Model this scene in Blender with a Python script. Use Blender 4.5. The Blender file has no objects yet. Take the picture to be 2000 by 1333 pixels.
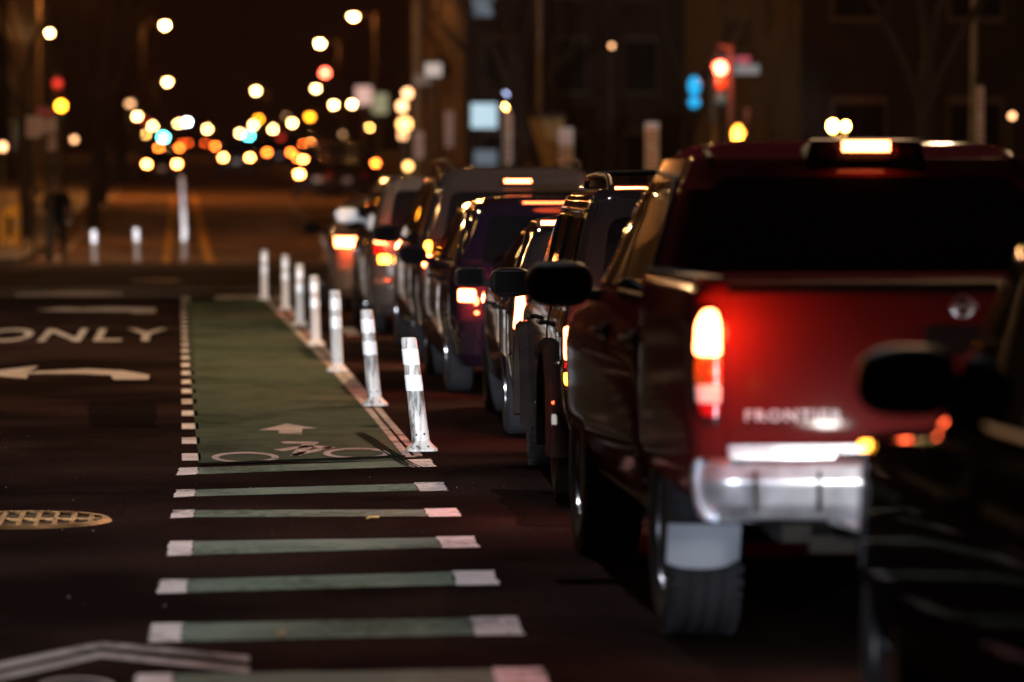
import bpy, bmesh, math, random
from mathutils import Vector, Matrix, Quaternion
R = math.radians
PI = math.pi
random.seed(7)
C = bpy.context.scene
COL = C.collection

# ------------------------------------------------------------------ camera
F_PX, XV, YH, HCAM = 7500.0, 350.0, 360.0, 1.67
PAN = math.atan((1000 - XV) / F_PX)
PITCH = math.atan((666.5 - YH) / F_PX)
cam_d = bpy.data.cameras.new('camera')
cam = bpy.data.objects.new('camera', cam_d)
COL.objects.link(cam)
cam.location = (0, 0, HCAM)
cam.rotation_mode = 'XYZ'
cam.rotation_euler = (PI / 2 - PITCH, 0, -PAN)
cam_d.lens = 135.0
cam_d.sensor_width = 36.0
cam_d.clip_start = 0.1
cam_d.clip_end = 6000
cam_d.dof.use_dof = True
cam_d.dof.focus_distance = 22.0
cam_d.dof.aperture_fstop = 1.75
cam_d.dof.aperture_blades = 0
C.camera = cam

# ------------------------------------------------------------------ world
w = bpy.data.worlds.new('World')
C.world = w
w.use_nodes = True
nt = w.node_tree
nt.nodes.clear()
out = nt.nodes.new('ShaderNodeOutputWorld')
bg = nt.nodes.new('ShaderNodeBackground')
sky = nt.nodes.new('ShaderNodeTexSky')
sky.sky_type = 'NISHITA'
sky.sun_disc = False
sky.sun_elevation = R(-6)
sky.sun_rotation = R(200)
bg.inputs['Strength'].default_value = 0.05
nt.links.new(sky.outputs[0], bg.inputs['Color'])
bg2 = nt.nodes.new('ShaderNodeBackground')       # sodium sky glow over the city
bg2.inputs['Color'].default_value = (1.0, 0.20, 0.10, 1)
bg2.inputs['Strength'].default_value = 0.0042
add = nt.nodes.new('ShaderNodeAddShader')
nt.links.new(bg.outputs[0], add.inputs[0])
nt.links.new(bg2.outputs[0], add.inputs[1])
nt.links.new(add.outputs[0], out.inputs['Surface'])

C.view_settings.view_transform = 'Standard'
C.view_settings.look = 'None'
C.view_settings.exposure = 0.0
C.view_settings.gamma = 1.0
C.view_settings.use_curve_mapping = False
C.render.engine = 'CYCLES'
C.cycles.use_denoising = True
try:
    C.cycles.denoiser = 'OPENIMAGEDENOISE'
except Exception:
    pass
C.cycles.max_bounces = 6
C.cycles.diffuse_bounces = 2
C.cycles.glossy_bounces = 3
C.cycles.transparent_max_bounces = 6
C.cycles.volume_bounces = 0
C.cycles.sample_clamp_indirect = 6.0
C.cycles.use_light_tree = True
C.cycles.caustics_reflective = False
C.cycles.caustics_refractive = False

# ------------------------------------------------------------------ picture to ground helpers
_rot = cam.rotation_euler.to_matrix()


def ray(x, y):
    v = Vector(((x - 1000) / F_PX, -(y - 666.5) / F_PX, -1.0))
    return _rot @ v


def at(x, y, d):
    """the point d metres down the street seen at photo pixel x, y"""
    r = ray(x, y)
    k = d / r.y
    return Vector((r.x * k, d, HCAM + r.z * k))


def gnd(x, y, z=0.0):
    r = ray(x, y)
    k = (z - HCAM) / r.z
    return Vector((r.x * k, r.y * k, z))


def zroad(d):
    """height of the street d metres ahead: flat to the far side of the crossing, then uphill"""
    if d < 82:
        return 0.0
    if d < 100:
        t = d - 82
        return 0.019 * t * t / 36.0
    z = 0.019 * 9 + 0.019 * (min(d, 250) - 100)
    if d > 250:
        t = d - 250
        z += 0.019 * t - 0.5 * 0.019 / 220 * t * t if t < 180 else 0.019 * 180 - 0.5 * 0.019 / 220 * 180 * 180 + (t - 180) * 0.0035
    return z


# ------------------------------------------------------------------ materials
def mat(name, col, rough=0.5, metal=0.0, coat=0.0, var=0.15, scale=6.0, bump=0.0, bscale=60.0, emit=None, es=0.0,
        spec=0.5, sample=True, col2=None, detail=4.0, trans=0.0):
    m = bpy.data.materials.new(name)
    m.use_nodes = True
    n = m.node_tree
    b = n.nodes['Principled BSDF']
    b.inputs['Roughness'].default_value = rough
    b.inputs['Metallic'].default_value = metal
    b.inputs['Coat Weight'].default_value = coat
    b.inputs['Coat Roughness'].default_value = 0.04
    b.inputs['Specular IOR Level'].default_value = spec
    tc = n.nodes.new('ShaderNodeTexCoord')
    nz = n.nodes.new('ShaderNodeTexNoise')
    nz.inputs['Scale'].default_value = scale
    nz.inputs['Detail'].default_value = detail
    n.links.new(tc.outputs['Object'], nz.inputs['Vector'])
    cr = n.nodes.new('ShaderNodeValToRGB')
    c2 = col2 if col2 else tuple(min(1, c * (1 + var)) for c in col)
    c1 = tuple(c * (1 - var) for c in col) if not col2 else col
    cr.color_ramp.elements[0].color = (*c1, 1)
    cr.color_ramp.elements[1].color = (*c2, 1)
    cr.color_ramp.elements[0].position = 0.38
    cr.color_ramp.elements[1].position = 0.62
    n.links.new(nz.outputs['Fac'], cr.inputs['Fac'])
    n.links.new(cr.outputs['Color'], b.inputs['Base Color'])
    if bump:
        nb = n.nodes.new('ShaderNodeTexNoise')
        nb.inputs['Scale'].default_value = bscale
        nb.inputs['Detail'].default_value = 6
        n.links.new(tc.outputs['Object'], nb.inputs['Vector'])
        bp = n.nodes.new('ShaderNodeBump')
        bp.inputs['Strength'].default_value = bump
        bp.inputs['Distance'].default_value = 0.02
        n.links.new(nb.outputs['Fac'], bp.inputs['Height'])
        n.links.new(bp.outputs['Normal'], b.inputs['Normal'])
    if emit:
        b.inputs['Emission Color'].default_value = (*emit, 1)
        b.inputs['Emission Strength'].default_value = es
    if not sample:
        m.cycles.emission_sampling = 'NONE'
    return m


def asphalt_mat(name, dark, light, spec=0.0):
    m = mat(name, dark, rough=0.72, col2=light, scale=0.55, detail=8, spec=spec)
    n = m.node_tree
    b = n.nodes['Principled BSDF']
    tc = [x for x in n.nodes if x.type == 'TEX_COORD'][0]
    v = n.nodes.new('ShaderNodeTexVoronoi')
    v.inputs['Scale'].default_value = 70
    n.links.new(tc.outputs['Object'], v.inputs['Vector'])
    nz = n.nodes.new('ShaderNodeTexNoise')
    nz.inputs['Scale'].default_value = 75
    nz.inputs['Detail'].default_value = 3
    n.links.new(tc.outputs['Object'], nz.inputs['Vector'])
    a = n.nodes.new('ShaderNodeMath')
    a.operation = 'ADD'
    n.links.new(v.outputs['Distance'], a.inputs[0])
    n.links.new(nz.outputs['Fac'], a.inputs[1])
    bp = n.nodes.new('ShaderNodeBump')
    bp.inputs['Strength'].default_value = 0.55
    bp.inputs['Distance'].default_value = 0.006
    n.links.new(a.outputs[0], bp.inputs['Height'])
    n.links.new(bp.outputs['Normal'], b.inputs['Normal'])
    # speckle of stones in the colour
    cr = [x for x in n.nodes if x.type == 'VALTORGB'][0]
    mx = n.nodes.new('ShaderNodeMixRGB')
    mx.blend_type = 'MULTIPLY'
    mx.inputs[0].default_value = 0.6
    r2 = n.nodes.new('ShaderNodeValToRGB')
    r2.color_ramp.elements[0].position = .40
    r2.color_ramp.elements[1].position = .62
    r2.color_ramp.elements[0].color = (0.25, 0.25, 0.25, 1)
    r2.color_ramp.elements[1].color = (2.1, 2.1, 2.1, 1)
    n.links.new(nz.outputs['Fac'], r2.inputs['Fac'])
    n.links.new(cr.outputs['Color'], mx.inputs[1])
    n.links.new(r2.outputs['Color'], mx.inputs[2])
    n.links.new(mx.outputs[0], b.inputs['Base Color'])
    return m


def worn_paint(name, col, under, amount=0.42, scale=9.0, rough=0.6, bigscale=1.2):
    """road paint with scuffs through which the asphalt shows; on the green lane, painted shadow patches too"""
    m = mat(name, col, rough=rough, var=0.1, scale=3, spec=0.0 if 'paint' in name else 0.5)
    n = m.node_tree
    b = n.nodes['Principled BSDF']
    tc = [x for x in n.nodes if x.type == 'TEX_COORD'][0]
    cr = [x for x in n.nodes if x.type == 'VALTORGB'][0]
    n1 = n.nodes.new('ShaderNodeTexNoise')
    n1.inputs['Scale'].default_value = scale
    n1.inputs['Detail'].default_value = 12
    n1.inputs['Roughness'].default_value = 0.75
    n.links.new(tc.outputs['Object'], n1.inputs['Vector'])
    n2 = n.nodes.new('ShaderNodeTexNoise')
    n2.inputs['Scale'].default_value = bigscale
    n2.inputs['Detail'].default_value = 3
    n.links.new(tc.outputs['Object'], n2.inputs['Vector'])
    a = n.nodes.new('ShaderNodeMath')
    a.operation = 'MULTIPLY_ADD'
    a.inputs[1].default_value = 0.7
    n.links.new(n2.outputs['Fac'], a.inputs[0])
    n.links.new(n1.outputs['Fac'], a.inputs[2])
    r = n.nodes.new('ShaderNodeValToRGB')
    r.color_ramp.elements[0].position = amount + 0.38
    r.color_ramp.elements[1].position = amount + 0.54
    n.links.new(a.outputs[0], r.inputs['Fac'])
    mx = n.nodes.new('ShaderNodeMixRGB')
    mx.inputs[1].default_value = (*under, 1)
    n.links.new(r.outputs['Color'], mx.inputs[0])
    n.links.new(cr.outputs['Color'], mx.inputs[2])
    n.links.new(mx.outputs[0], b.inputs['Base Color'])
    nb = n.nodes.new('ShaderNodeTexNoise')
    nb.inputs['Scale'].default_value = 130
    n.links.new(tc.outputs['Object'], nb.inputs['Vector'])
    bp = n.nodes.new('ShaderNodeBump')
    bp.inputs['Strength'].default_value = 0.35
    bp.inputs['Distance'].default_value = 0.004
    n.links.new(nb.outputs['Fac'], bp.inputs['Height'])
    n.links.new(bp.outputs['Normal'], b.inputs['Normal'])
    return m


M = {}
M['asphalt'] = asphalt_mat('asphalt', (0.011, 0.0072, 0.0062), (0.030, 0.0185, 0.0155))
M['asphalt_lamplit'] = asphalt_mat('lamplit_far_asphalt', (0.10, 0.068, 0.048), (0.27, 0.18, 0.125), 0.0)
M['crossing'] = asphalt_mat('lamplit_crossing_asphalt', (0.045, 0.033, 0.026), (0.075, 0.055, 0.042), 0.0)  # paler copy of the road asphalt, warm lamplight put into it
M['seam'] = mat('tar', (0.005, 0.0045, 0.004), rough=.8, spec=0.0)
M['patch'] = asphalt_mat('repair_asphalt', (0.007, 0.005, 0.0045), (0.013, 0.009, 0.008), 0.0)
M['grit'] = mat('grit_stone', (0.09, 0.07, 0.06), rough=.8, var=.5)
M['leaf_yellow'] = mat('yellow_dry_leaf', (0.42, 0.33, 0.10), rough=.6)
M['earth'] = mat('earth', (0.03, 0.025, 0.02), rough=0.9, bump=0.4, bscale=4)
M['concrete'] = mat('sidewalk_concrete', (0.13, 0.12, 0.11), rough=0.85, bump=0.3, bscale=30, scale=1.5, var=0.25)
M['kerb'] = mat('kerb_granite', (0.22, 0.21, 0.2), rough=0.8, bump=0.3, bscale=40)
M['green'] = worn_paint('worn_shaded_lane_paint', (0.080, 0.108, 0.080), (0.042, 0.060, 0.044), amount=0.34, scale=2.6, rough=0.55, bigscale=0.6)  # broad dark patches put soft shadows into the paint, besides wear
M['green_bar'] = worn_paint('green_bar_paint', (0.20, 0.275, 0.225), (0.09, 0.125, 0.095), amount=0.34, scale=14, rough=0.6)
M['white'] = worn_paint('white_road_paint', (0.80, 0.80, 0.80), (0.14, 0.12, 0.11), amount=0.29, scale=17)
M['white_old'] = worn_paint('faded_white_paint', (0.48, 0.46, 0.45), (0.12, 0.11, 0.10), amount=0.30, scale=8)
M['yellow_line'] = worn_paint('yellow_line_paint', (0.62, 0.36, 0.09), (0.2, 0.13, 0.06), amount=0.26, scale=5)
M['buffer'] = mat('lamplit_buffer_asphalt', (0.10, 0.065, 0.05), rough=0.7, var=0.3, scale=3, bump=0.3, bscale=60)  # asphalt toned orange-brown for the lamplight lying on it
M['rubber_mark'] = mat('rubber_streak', (0.012, 0.016, 0.012), rough=0.7, spec=0)
M['iron'] = mat('cast_iron', (0.10, 0.048, 0.012), rough=0.5, metal=0.7, bump=0.2, var=0.3)
M['iron_dark'] = mat('iron_recess', (0.02, 0.015, 0.01), rough=0.8)
M['gloss_trim'] = mat('gloss_black_trim', (0.01, 0.01, 0.01), rough=.12, coat=1.0)
M['post'] = mat('white_post_plastic', (0.80, 0.79, 0.77), rough=0.45, var=0.06, scale=9)
M['post_far'] = mat('sodium_toned_post_plastic', (0.20, 0.14, 0.10), rough=.5)  # white shafts toned dim tan for sodium light, below bright bands
M['band'] = mat('reflective_band', (0.95, 0.96, 1.0), rough=0.25, var=0.02, spec=0.8, metal=0.0)
M['tyre'] = mat('tyre_rubber', (0.022, 0.022, 0.026), rough=0.75, spec=.1, bump=0.3, bscale=90)
M['rim'] = mat('alloy_rim', (0.35, 0.35, 0.36), rough=0.25, metal=0.9)
M['chrome'] = mat('bumper_chrome', (0.50, 0.52, 0.58), rough=0.30, metal=0.72, var=0.22, scale=11, bump=0.05, bscale=30)
M['trim'] = mat('black_plastic_trim', (0.009, 0.007, 0.007), rough=0.5, spec=.08, bump=0.1, bscale=200)
M['glass'] = mat('dark_tinted_glass', (0.004, 0.004, 0.005), rough=0.02, spec=0.6, var=0.0)
M['mirror_dark'] = mat('dim_mirror_glass', (0.003, 0.003, 0.003), rough=.2, spec=0.0)
M['pillar_highlight'] = mat('gold_highlight_trim', (0.5, 0.42, 0.33), rough=.35, metal=.6)  # pale warm tube added to show gold highlights along the pillar
M['letter'] = mat('satin_letters', (0.42, 0.40, 0.42), rough=.55, metal=.3, spec=.2)
M['plate'] = mat('plate_and_mirror_white', (0.75, 0.76, 0.8), rough=0.4)  # also whitens the minivan mirror, a painted headlight reflection
M['silver_guard'] = mat('silver_guard', (0.36, 0.38, 0.44), rough=0.38, metal=0.35, var=0.05)
M['signal_body'] = mat('signal_housing', (0.02, 0.02, 0.02), rough=0.5)
M['pole'] = mat('painted_steel_pole', (0.12, 0.10, 0.07), rough=0.5, metal=0.3)
M['bark'] = mat('bark', (0.016, 0.010, 0.007), rough=0.9, bump=0.6, bscale=14, scale=4, var=0.4)
M['twig'] = mat('twig', (0.02, 0.012, 0.008), rough=0.9)
M['leaf'] = mat('dry_leaf', (0.10, 0.055, 0.02), rough=0.7)
M['brick'] = mat('brown_brick', (0.026, 0.0125, 0.0085), rough=0.85, bump=0.3, bscale=20, scale=3, var=0.3)
M['stone'] = mat('pale_stone', (0.10, 0.075, 0.055), rough=0.8, scale=2, var=0.2)
M['dark_wall'] = mat('dark_facade', (0.012, 0.007, 0.0055), rough=0.85, scale=1, var=0.3)
M['win_dark'] = mat('dark_window', (0.006, 0.005, 0.005), rough=0.35, spec=0.05)
M['sign_white'] = mat('sign_white', (0.72, 0.66, 0.62), rough=0.4, var=0.05)
M['sign_red'] = mat('sign_red', (0.5, 0.05, 0.05), rough=0.4)
M['sign_green'] = mat('sign_teal', (0.03, 0.22, 0.24), rough=0.4)
M['news'] = mat('yellow_box_paint', (0.75, 0.42, 0.03), rough=0.4, coat=0.3)
M['cloth'] = mat('dark_cloth', (0.005, 0.0045, 0.0045), rough=0.9, spec=0.0)
M['skin'] = mat('skin', (0.35, 0.19, 0.12), rough=0.5)
M['hair'] = mat('hair', (0.015, 0.01, 0.008), rough=0.6)
M['lens_red_off'] = mat('red_lens', (0.35, 0.01, 0.012), rough=0.12, coat=0.6)
M['lens_amber'] = mat('amber_lens', (0.55, 0.17, 0.02), rough=0.15, coat=0.6)
M['lens_clear'] = mat('clear_lens', (0.8, 0.78, 0.78), rough=0.12, coat=0.6, bump=0.4, bscale=120)


def emat(name, col, s, sample=False):
    m = mat(name, tuple(min(1, c) for c in col), rough=0.4, var=0.05, emit=col, es=s, sample=sample)
    return m


M['brake'] = emat('lit_brake_lens', (1.0, 0.19, 0.06), 26, True)
M['brake_soft'] = emat('lit_tail_lens', (1.0, 0.10, 0.02), 12, True)
M['amber_on'] = emat('lit_amber_lens', (1.0, 0.36, 0.03), 14, True)
M['brake_far'] = emat('far_brake_lens', (1.0, 0.24, 0.05), 110)
M['brake_far_mid'] = emat('far_red_lens', (1.0, 0.15, 0.016), 48)
M['brake_far_dim'] = emat('far_dim_brake_lens', (1.0, 0.10, 0.012), 14)
M['head'] = emat('lit_headlamp', (1.0, 0.93, 0.85), 40)
M['L_warm'] = emat('warm_lamp', (1.0, 0.58, 0.20), 90)
M['L_gold'] = emat('gold_lamp', (1.0, 0.50, 0.12), 60)
M['L_cool'] = emat('cool_lamp', (0.62, 0.85, 1.0), 90)
M['L_dim'] = emat('dim_lamp', (1.0, 0.5, 0.22), 5)
M['S_red'] = emat('red_signal_lens', (1.0, 0.11, 0.055), 26)
M['S_red_dim'] = emat('dim_red_signal_lens', (1.0, 0.05, 0.03), 1.2)
M['S_amber'] = emat('amber_signal_lens', (1.0, 0.30, 0.012), 24)
M['S_green'] = emat('green_signal_lens', (0.08, 0.80, 0.85), 70)
M['S_blue'] = emat('blue_lamp_lens', (0.01, 0.36, 0.72), 1.2)
M['hand'] = emat('orange_hand_signal', (1.0, 0.33, 0.03), 16)
M['W_blue'] = emat('blue_lit_window', (0.50, 0.72, 0.85), 0.9)
M['W_blue_dim'] = emat('dim_blue_window', (0.25, 0.35, 0.45), 0.25)
M['W_warm'] = emat('warm_lit_window', (1.0, 0.5, 0.18), 0.22)
M['sign_lit'] = emat('lit_sign_face', (0.9, 0.62, 0.55), 0.6)
M['sign_lit_green'] = emat('lit_green_sign_face', (0.55, 0.6, 0.35), 0.35)
M['sign_lit_grey'] = emat('lit_grey_sign_face', (0.8, 0.72, 0.66), 0.45)


# ------------------------------------------------------------------ mesh builder
class MB:
    def __init__(s):
        s.v, s.f, s.m = [], [], []

    def add(s, vs, fs, mi=0):
        k = len(s.v)
        s.v += [tuple(p) for p in vs]
        s.f += [tuple(i + k for i in f) for f in fs]
        s.m += [mi] * len(fs)
        return s

    def box(s, x0, x1, y0, y1, z0, z1, mi=0):
        return s.add([(x0, y0, z0), (x1, y0, z0), (x1, y1, z0), (x0, y1, z0), (x0, y0, z1), (x1, y0, z1), (x1, y1, z1), (x0, y1, z1)],
                     [(0, 3, 2, 1), (4, 5, 6, 7), (0, 1, 5, 4), (1, 2, 6, 5), (2, 3, 7, 6), (3, 0, 4, 7)], mi)

    def tube(s, pts, rad, n=8, mi=0, caps=True):
        pts = [Vector(p) for p in pts]
        rings = []
        up = Vector((0, 0, 1))
        for i, p in enumerate(pts):
            a = pts[max(0, i - 1)]
            b = pts[min(len(pts) - 1, i + 1)]
            t = (b - a).normalized()
            u = t.cross(up)
            if u.length < 0.05:
                u = t.cross(Vector((0, 1, 0)))
            u.normalize()
            v = u.cross(t).normalized()
            r = rad[i] if isinstance(rad, (list, tuple)) else rad
            rings.append([p + (u * math.cos(2 * PI * k / n) + v * math.sin(2 * PI * k / n)) * r for k in range(n)])
        vs = [q for ring in rings for q in ring]
        fs = []
        for i in range(len(rings) - 1):
            for k in range(n):
                a, b = i * n + k, i * n + (k + 1) % n
                fs.append((a, b, b + n, a + n))
        if caps:
            fs.append(tuple(range(n - 1, -1, -1)))
            fs.append(tuple(range((len(rings) - 1) * n, len(rings) * n)))
        return s.add(vs, fs, mi)

    def lathe(s, prof, n=24, axis='z', c=(0, 0, 0), mi=0, close=True):
        vs, fs = [], []
        for (r, h) in prof:
            for k in range(n):
                a = 2 * PI * k / n
                if axis == 'z':
                    vs.append((c[0] + r * math.cos(a), c[1] + r * math.sin(a), c[2] + h))
                elif axis == 'x':
                    vs.append((c[0] + h, c[1] + r * math.cos(a), c[2] + r * math.sin(a)))
                else:
                    vs.append((c[0] + r * math.cos(a), c[1] + h, c[2] + r * math.sin(a)))
        for i in range(len(prof) - 1):
            for k in range(n):
                a, b = i * n + k, i * n + (k + 1) % n
                fs.append((a, b, b + n, a + n))
        if close:
            fs.append(tuple(range(n)))
            fs.append(tuple(range((len(prof) - 1) * n, len(prof) * n)))
        return s.add(vs, fs, mi)

    def ball(s, c, r, n=10, mi=0, sz=1.0, sx=1.0, sy=1.0):
        prof = [(math.sin(PI * i / n) * r, -math.cos(PI * i / n) * r) for i in range(n + 1)]
        prof = [(max(p[0], 1e-4), p[1]) for p in prof]
        t = MB().lathe(prof, n * 2)
        vs = [(c[0] + v[0] * sx, c[1] + v[1] * sy, c[2] + v[2] * sz) for v in t.v]
        return s.add(vs, t.f, mi)

    def poly(s, pts, z0, z1, mi=0):
        """flat slab from a ground polygon"""
        n = len(pts)
        vs = [(p[0], p[1], z0) for p in pts] + [(p[0], p[1], z1) for p in pts]
        fs = [tuple(range(n - 1, -1, -1)), tuple(range(n, 2 * n))] + [(i, (i + 1) % n, n + (i + 1) % n, n + i) for i in range(n)]
        return s.add(vs, fs, mi)

    def build(s, name, mats, parent=None, smooth=False, loc=None, rot=None):
        me = bpy.data.meshes.new(name)
        me.from_pydata(s.v, [], s.f)
        bm = bmesh.new()
        bm.from_mesh(me)
        bmesh.ops.recalc_face_normals(bm, faces=bm.faces)
        bm.to_mesh(me)
        bm.free()
        if not isinstance(mats, (list, tuple)):
            mats = [mats]
        for m_ in mats:
            me.materials.append(m_)
        for p, mi in zip(me.polygons, s.m):
            p.material_index = mi
        if smooth:
            me.polygons.foreach_set('use_smooth', [True] * len(me.polygons))
            if smooth != 'all':
                try:
                    me.set_sharp_from_angle(angle=R(38))
                except Exception:
                    pass
        o = bpy.data.objects.new(name, me)
        COL.objects.link(o)
        if parent:
            o.parent = parent
        if loc:
            o.location = loc
        if rot:
            o.rotation_euler = rot
        return o


def tag(o, label=None, cat=None, group=None, kind=None):
    if label:
        o['label'] = label
    if cat:
        o['category'] = cat
    if group:
        o['group'] = group
    if kind:
        o['kind'] = kind
    return o


def empty(name, loc, label=None, cat=None, group=None, rz=0.0):
    o = bpy.data.objects.new(name, None)
    COL.objects.link(o)
    o.location = loc
    o.rotation_euler = (0, 0, rz)
    return tag(o, label, cat, group)


def children(o):
    return [c for c in bpy.data.objects if c.parent == o]


def copy_tree(o, parent=None):
    c = o.copy()
    COL.objects.link(c)
    c.parent = parent
    for ch in children(o):
        copy_tree(ch, c)
    return c


def lamp(kind, name, loc, energy, col, size=0.1, parent=None, rot=None, angle=None, blend=0.5, target=None):
    ld = bpy.data.lights.new(name, kind)
    ld.energy = energy
    ld.color = col
    ld.shadow_soft_size = size
    o = bpy.data.objects.new(name, ld)
    COL.objects.link(o)
    o.location = loc
    if kind == 'SPOT':
        ld.spot_size = angle
        ld.spot_blend = blend
        if target is not None:
            dv = (Vector(target) - Vector(loc)).normalized()
            o.rotation_euler = dv.to_track_quat('-Z', 'Y').to_euler()
    if parent:
        o.parent = parent
    return o


# ------------------------------------------------------------------ ground, street, kerbs
def strip(name, x0, x1, d0, d1, dz, m, thick=None, nx=1, xf=None):
    ys = []
    y = d0
    while y < d1:
        ys.append(y)
        y += 4 if y < 260 else (20 if y < 600 else 120)
    ys.append(d1)
    b = MB()
    vs, fs = [], []
    n = nx + 1
    for y in ys:
        for i in range(n):
            x = x0 + (x1 - x0) * i / nx
            vs.append((x, y, zroad(y) + dz))
    for j in range(len(ys) - 1):
        for i in range(nx):
            a = j * n + i
            fs.append((a, a + 1, a + n + 1, a + n))
    b.add(vs, fs)
    if thick:
        k = len(ys)
        for (xa, sgn) in ((x0, -1), (x1, 1)):
            vs = [(xa, y, zroad(y) + dz) for y in ys] + [(xa, y, zroad(y) + dz - thick) for y in ys]
            b.add(vs, [(i, i + 1, k + i + 1, k + i) for i in range(k - 1)])
        for y in (d0, d1):
            z = zroad(y) + dz
            b.add([(x0, y, z), (x1, y, z), (x1, y, z - thick), (x0, y, z - thick)], [(0, 1, 2, 3)])
    return tag(b.build(name, m), kind='structure')


D_IN0, D_IN1 = 58.0, 80.5
KL, KR = -3.3, 7.6          # kerb lines
strip('ground', -400, 400, -60, 3500, -0.012, M['earth'])
strip('road', -3.3, 7.6, -60, 1500, 0.0, M['asphalt'])
# the far street's lamplight is put into a paler, warmer asphalt colour
strip('far_road', -3.28, 7.58, 81.5, 1500, 0.004, M['asphalt_lamplit'])
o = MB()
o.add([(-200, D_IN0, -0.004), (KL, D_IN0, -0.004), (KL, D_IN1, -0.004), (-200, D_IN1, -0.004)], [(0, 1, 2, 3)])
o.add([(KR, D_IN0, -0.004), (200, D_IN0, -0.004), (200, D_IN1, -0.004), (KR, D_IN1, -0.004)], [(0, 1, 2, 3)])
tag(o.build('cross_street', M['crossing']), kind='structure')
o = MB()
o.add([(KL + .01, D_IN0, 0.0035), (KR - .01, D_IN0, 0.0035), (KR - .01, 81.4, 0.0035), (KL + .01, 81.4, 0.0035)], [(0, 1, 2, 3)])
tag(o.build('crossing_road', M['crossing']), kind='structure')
strip('side_road', 7.59, 15.3, 178, 1500, 0.003, M['asphalt_lamplit'])
for (a, b_, c, d) in ((-200, KL - 0.16, -60, D_IN0 - 0.5), (-200, KL - 0.16, D_IN1 + 0.5, 1400), (KR + 0.16, 200, -60, D_IN0 - 0.5), (KR + 0.16, 200, D_IN1 + 0.5, 177.5), (15.46, 200, 177, 1400)):
    xa, xb = (max(a, -9.5), b_) if a < 0 else (a, min(b_, a + 5.9))
    strip('pavement', xa, xb, c, d, 0.12, M['concrete'], thick=0.14)
    if a < 0:
        strip('kerb', xb + 0.003, xb + 0.16, c, d, 0.127, M['kerb'], thick=0.15)
    else:
        strip('kerb', xa - 0.16, xa - 0.003, c, d, 0.127, M['kerb'], thick=0.15)


def mark(name, polys, m, z=0.004, follow=False, mats=None):
    b = MB()
    for pl in polys:
        pts = [gnd(*p) if not isinstance(p, Vector) else p for p in pl]
        n = len(pts)
        zz = [(zroad(p.y) if follow else 0) + z for p in pts]
        b.add([(p.x, p.y, q) for p, q in zip(pts, zz)], [tuple(range(n))])
    return tag(b.build(name, m), kind='structure')


# green bicycle lane
green_pts = [(388, 906), (372, 745), (362, 590), (515, 585), (580, 655), (650, 728), (722, 812), (788, 893), (793, 902)]
mark('bike_lane', [green_pts], M['green'])
# crossing bars: (left white x0,x1,y0,y1) (right white x0,x1,y0,y1)
bars = [((347, 387, 914, 930), (792, 848, 898, 914)),
        ((341, 382, 957, 973), (811, 871, 943, 961)),
        ((334, 380, 997, 1014), (830, 898, 994, 1011)),
        ((328, 377, 1058, 1088), (855, 933, 1049, 1072)),
        ((309, 366, 1133, 1161), (884, 971, 1116, 1145)),
        ((292, 355, 1219, 1257), (920, 1018, 1206, 1243)),
        ((262, 338, 1318, 1362), (963, 1068, 1306, 1346)),
        ((232, 318, 1440, 1500), (1015, 1130, 1425, 1480))]
wb, gb = [], []


def ragged(poly, amt=0.007, step=0.045):
    g = [gnd(*p) for p in poly]
    out_ = []
    for a, b_ in zip(g, g[1:] + g[:1]):
        n_ = max(2, int((b_ - a).length / step))
        for k in range(n_):
            p = a + (b_ - a) * k / n_
            out_.append(p + Vector((random.uniform(-amt, amt), random.uniform(-amt, amt), 0)))
    return out_


for (lx0, lx1, ly0, ly1), (rx0, rx1, ry0, ry1) in bars:
    sl = 0.022
    wb.append([(lx0 + 4, ly0 + 1), (lx1 + 1, ly0), (lx1 - 2, ly1 - 2), (lx0 - 3, ly1)])
    wb.append([(rx0 - 2, ry0 + 1), (rx1 - 7, ry0), (rx1 + 4, ry1 - 1), (rx0 + 9, ry1)])
    gb.append([(lx1 + 2, ly0 + 1), (rx0 - 3, ry0 + 3), (rx0 + 7, ry1 - 1), (lx1 - 1, ly1 - 2)])
def ragged_w(pts, amt=.02):
    g = [Vector((x, y, 0)) for x, y in pts]
    out_ = []
    for a, b_ in zip(g, g[1:] + g[:1]):
        for k in range(12):
            p = a + (b_ - a) * k / 12
            out_.append(p + Vector((random.uniform(-amt, amt), random.uniform(-amt, amt), 0)))
    return out_


mark('crossing_bar_ends', [ragged(p) for p in wb], M['white'])
mark('crossing_bars', [ragged(p) for p in gb], M['green_bar'])
# dashed line left of the bicycle lane
pl = []
y = 23.2
while y < 56.5:
    for_w = 0.115
    x0 = 0.012 + 0.0006 * (y - 23)
    pl.append([Vector((x0, y, 0)), Vector((x0 + for_w, y, 0)), Vector((x0 + for_w, y + 0.62, 0)), Vector((x0, y + 0.62, 0))])
    y += 1.5
mark('dashed_line', pl, M['white'])
# buffer between bicycle lane and queue, where the posts stand
bl = [(512, 583), (580, 655), (650, 728), (722, 812), (790, 896)]
br = [(545, 579), (612, 652), (690, 735), (763, 822), (826, 893)]


def line_poly(pts, wdt, side=1):
    g = [gnd(*p) for p in pts]
    return [[a, b_, b_ + Vector((wdt * side, 0, 0)), a + Vector((wdt * side, 0, 0))] for a, b_ in zip(g[:-1], g[1:])]


mark('buffer_strip', [[*bl[::-1], *br]], M['buffer'], z=0.0045)
mark('buffer_line', line_poly(bl, 0.07) + line_poly(br, 0.07, -1), M['white_old'], z=0.009)
# bicycle symbol
def ell(cx, cy, rx, ry, n=36):
    return [(cx + rx * math.cos(2 * PI * k / n), cy + ry * math.sin(2 * PI * k / n)) for k in range(n)]


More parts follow.
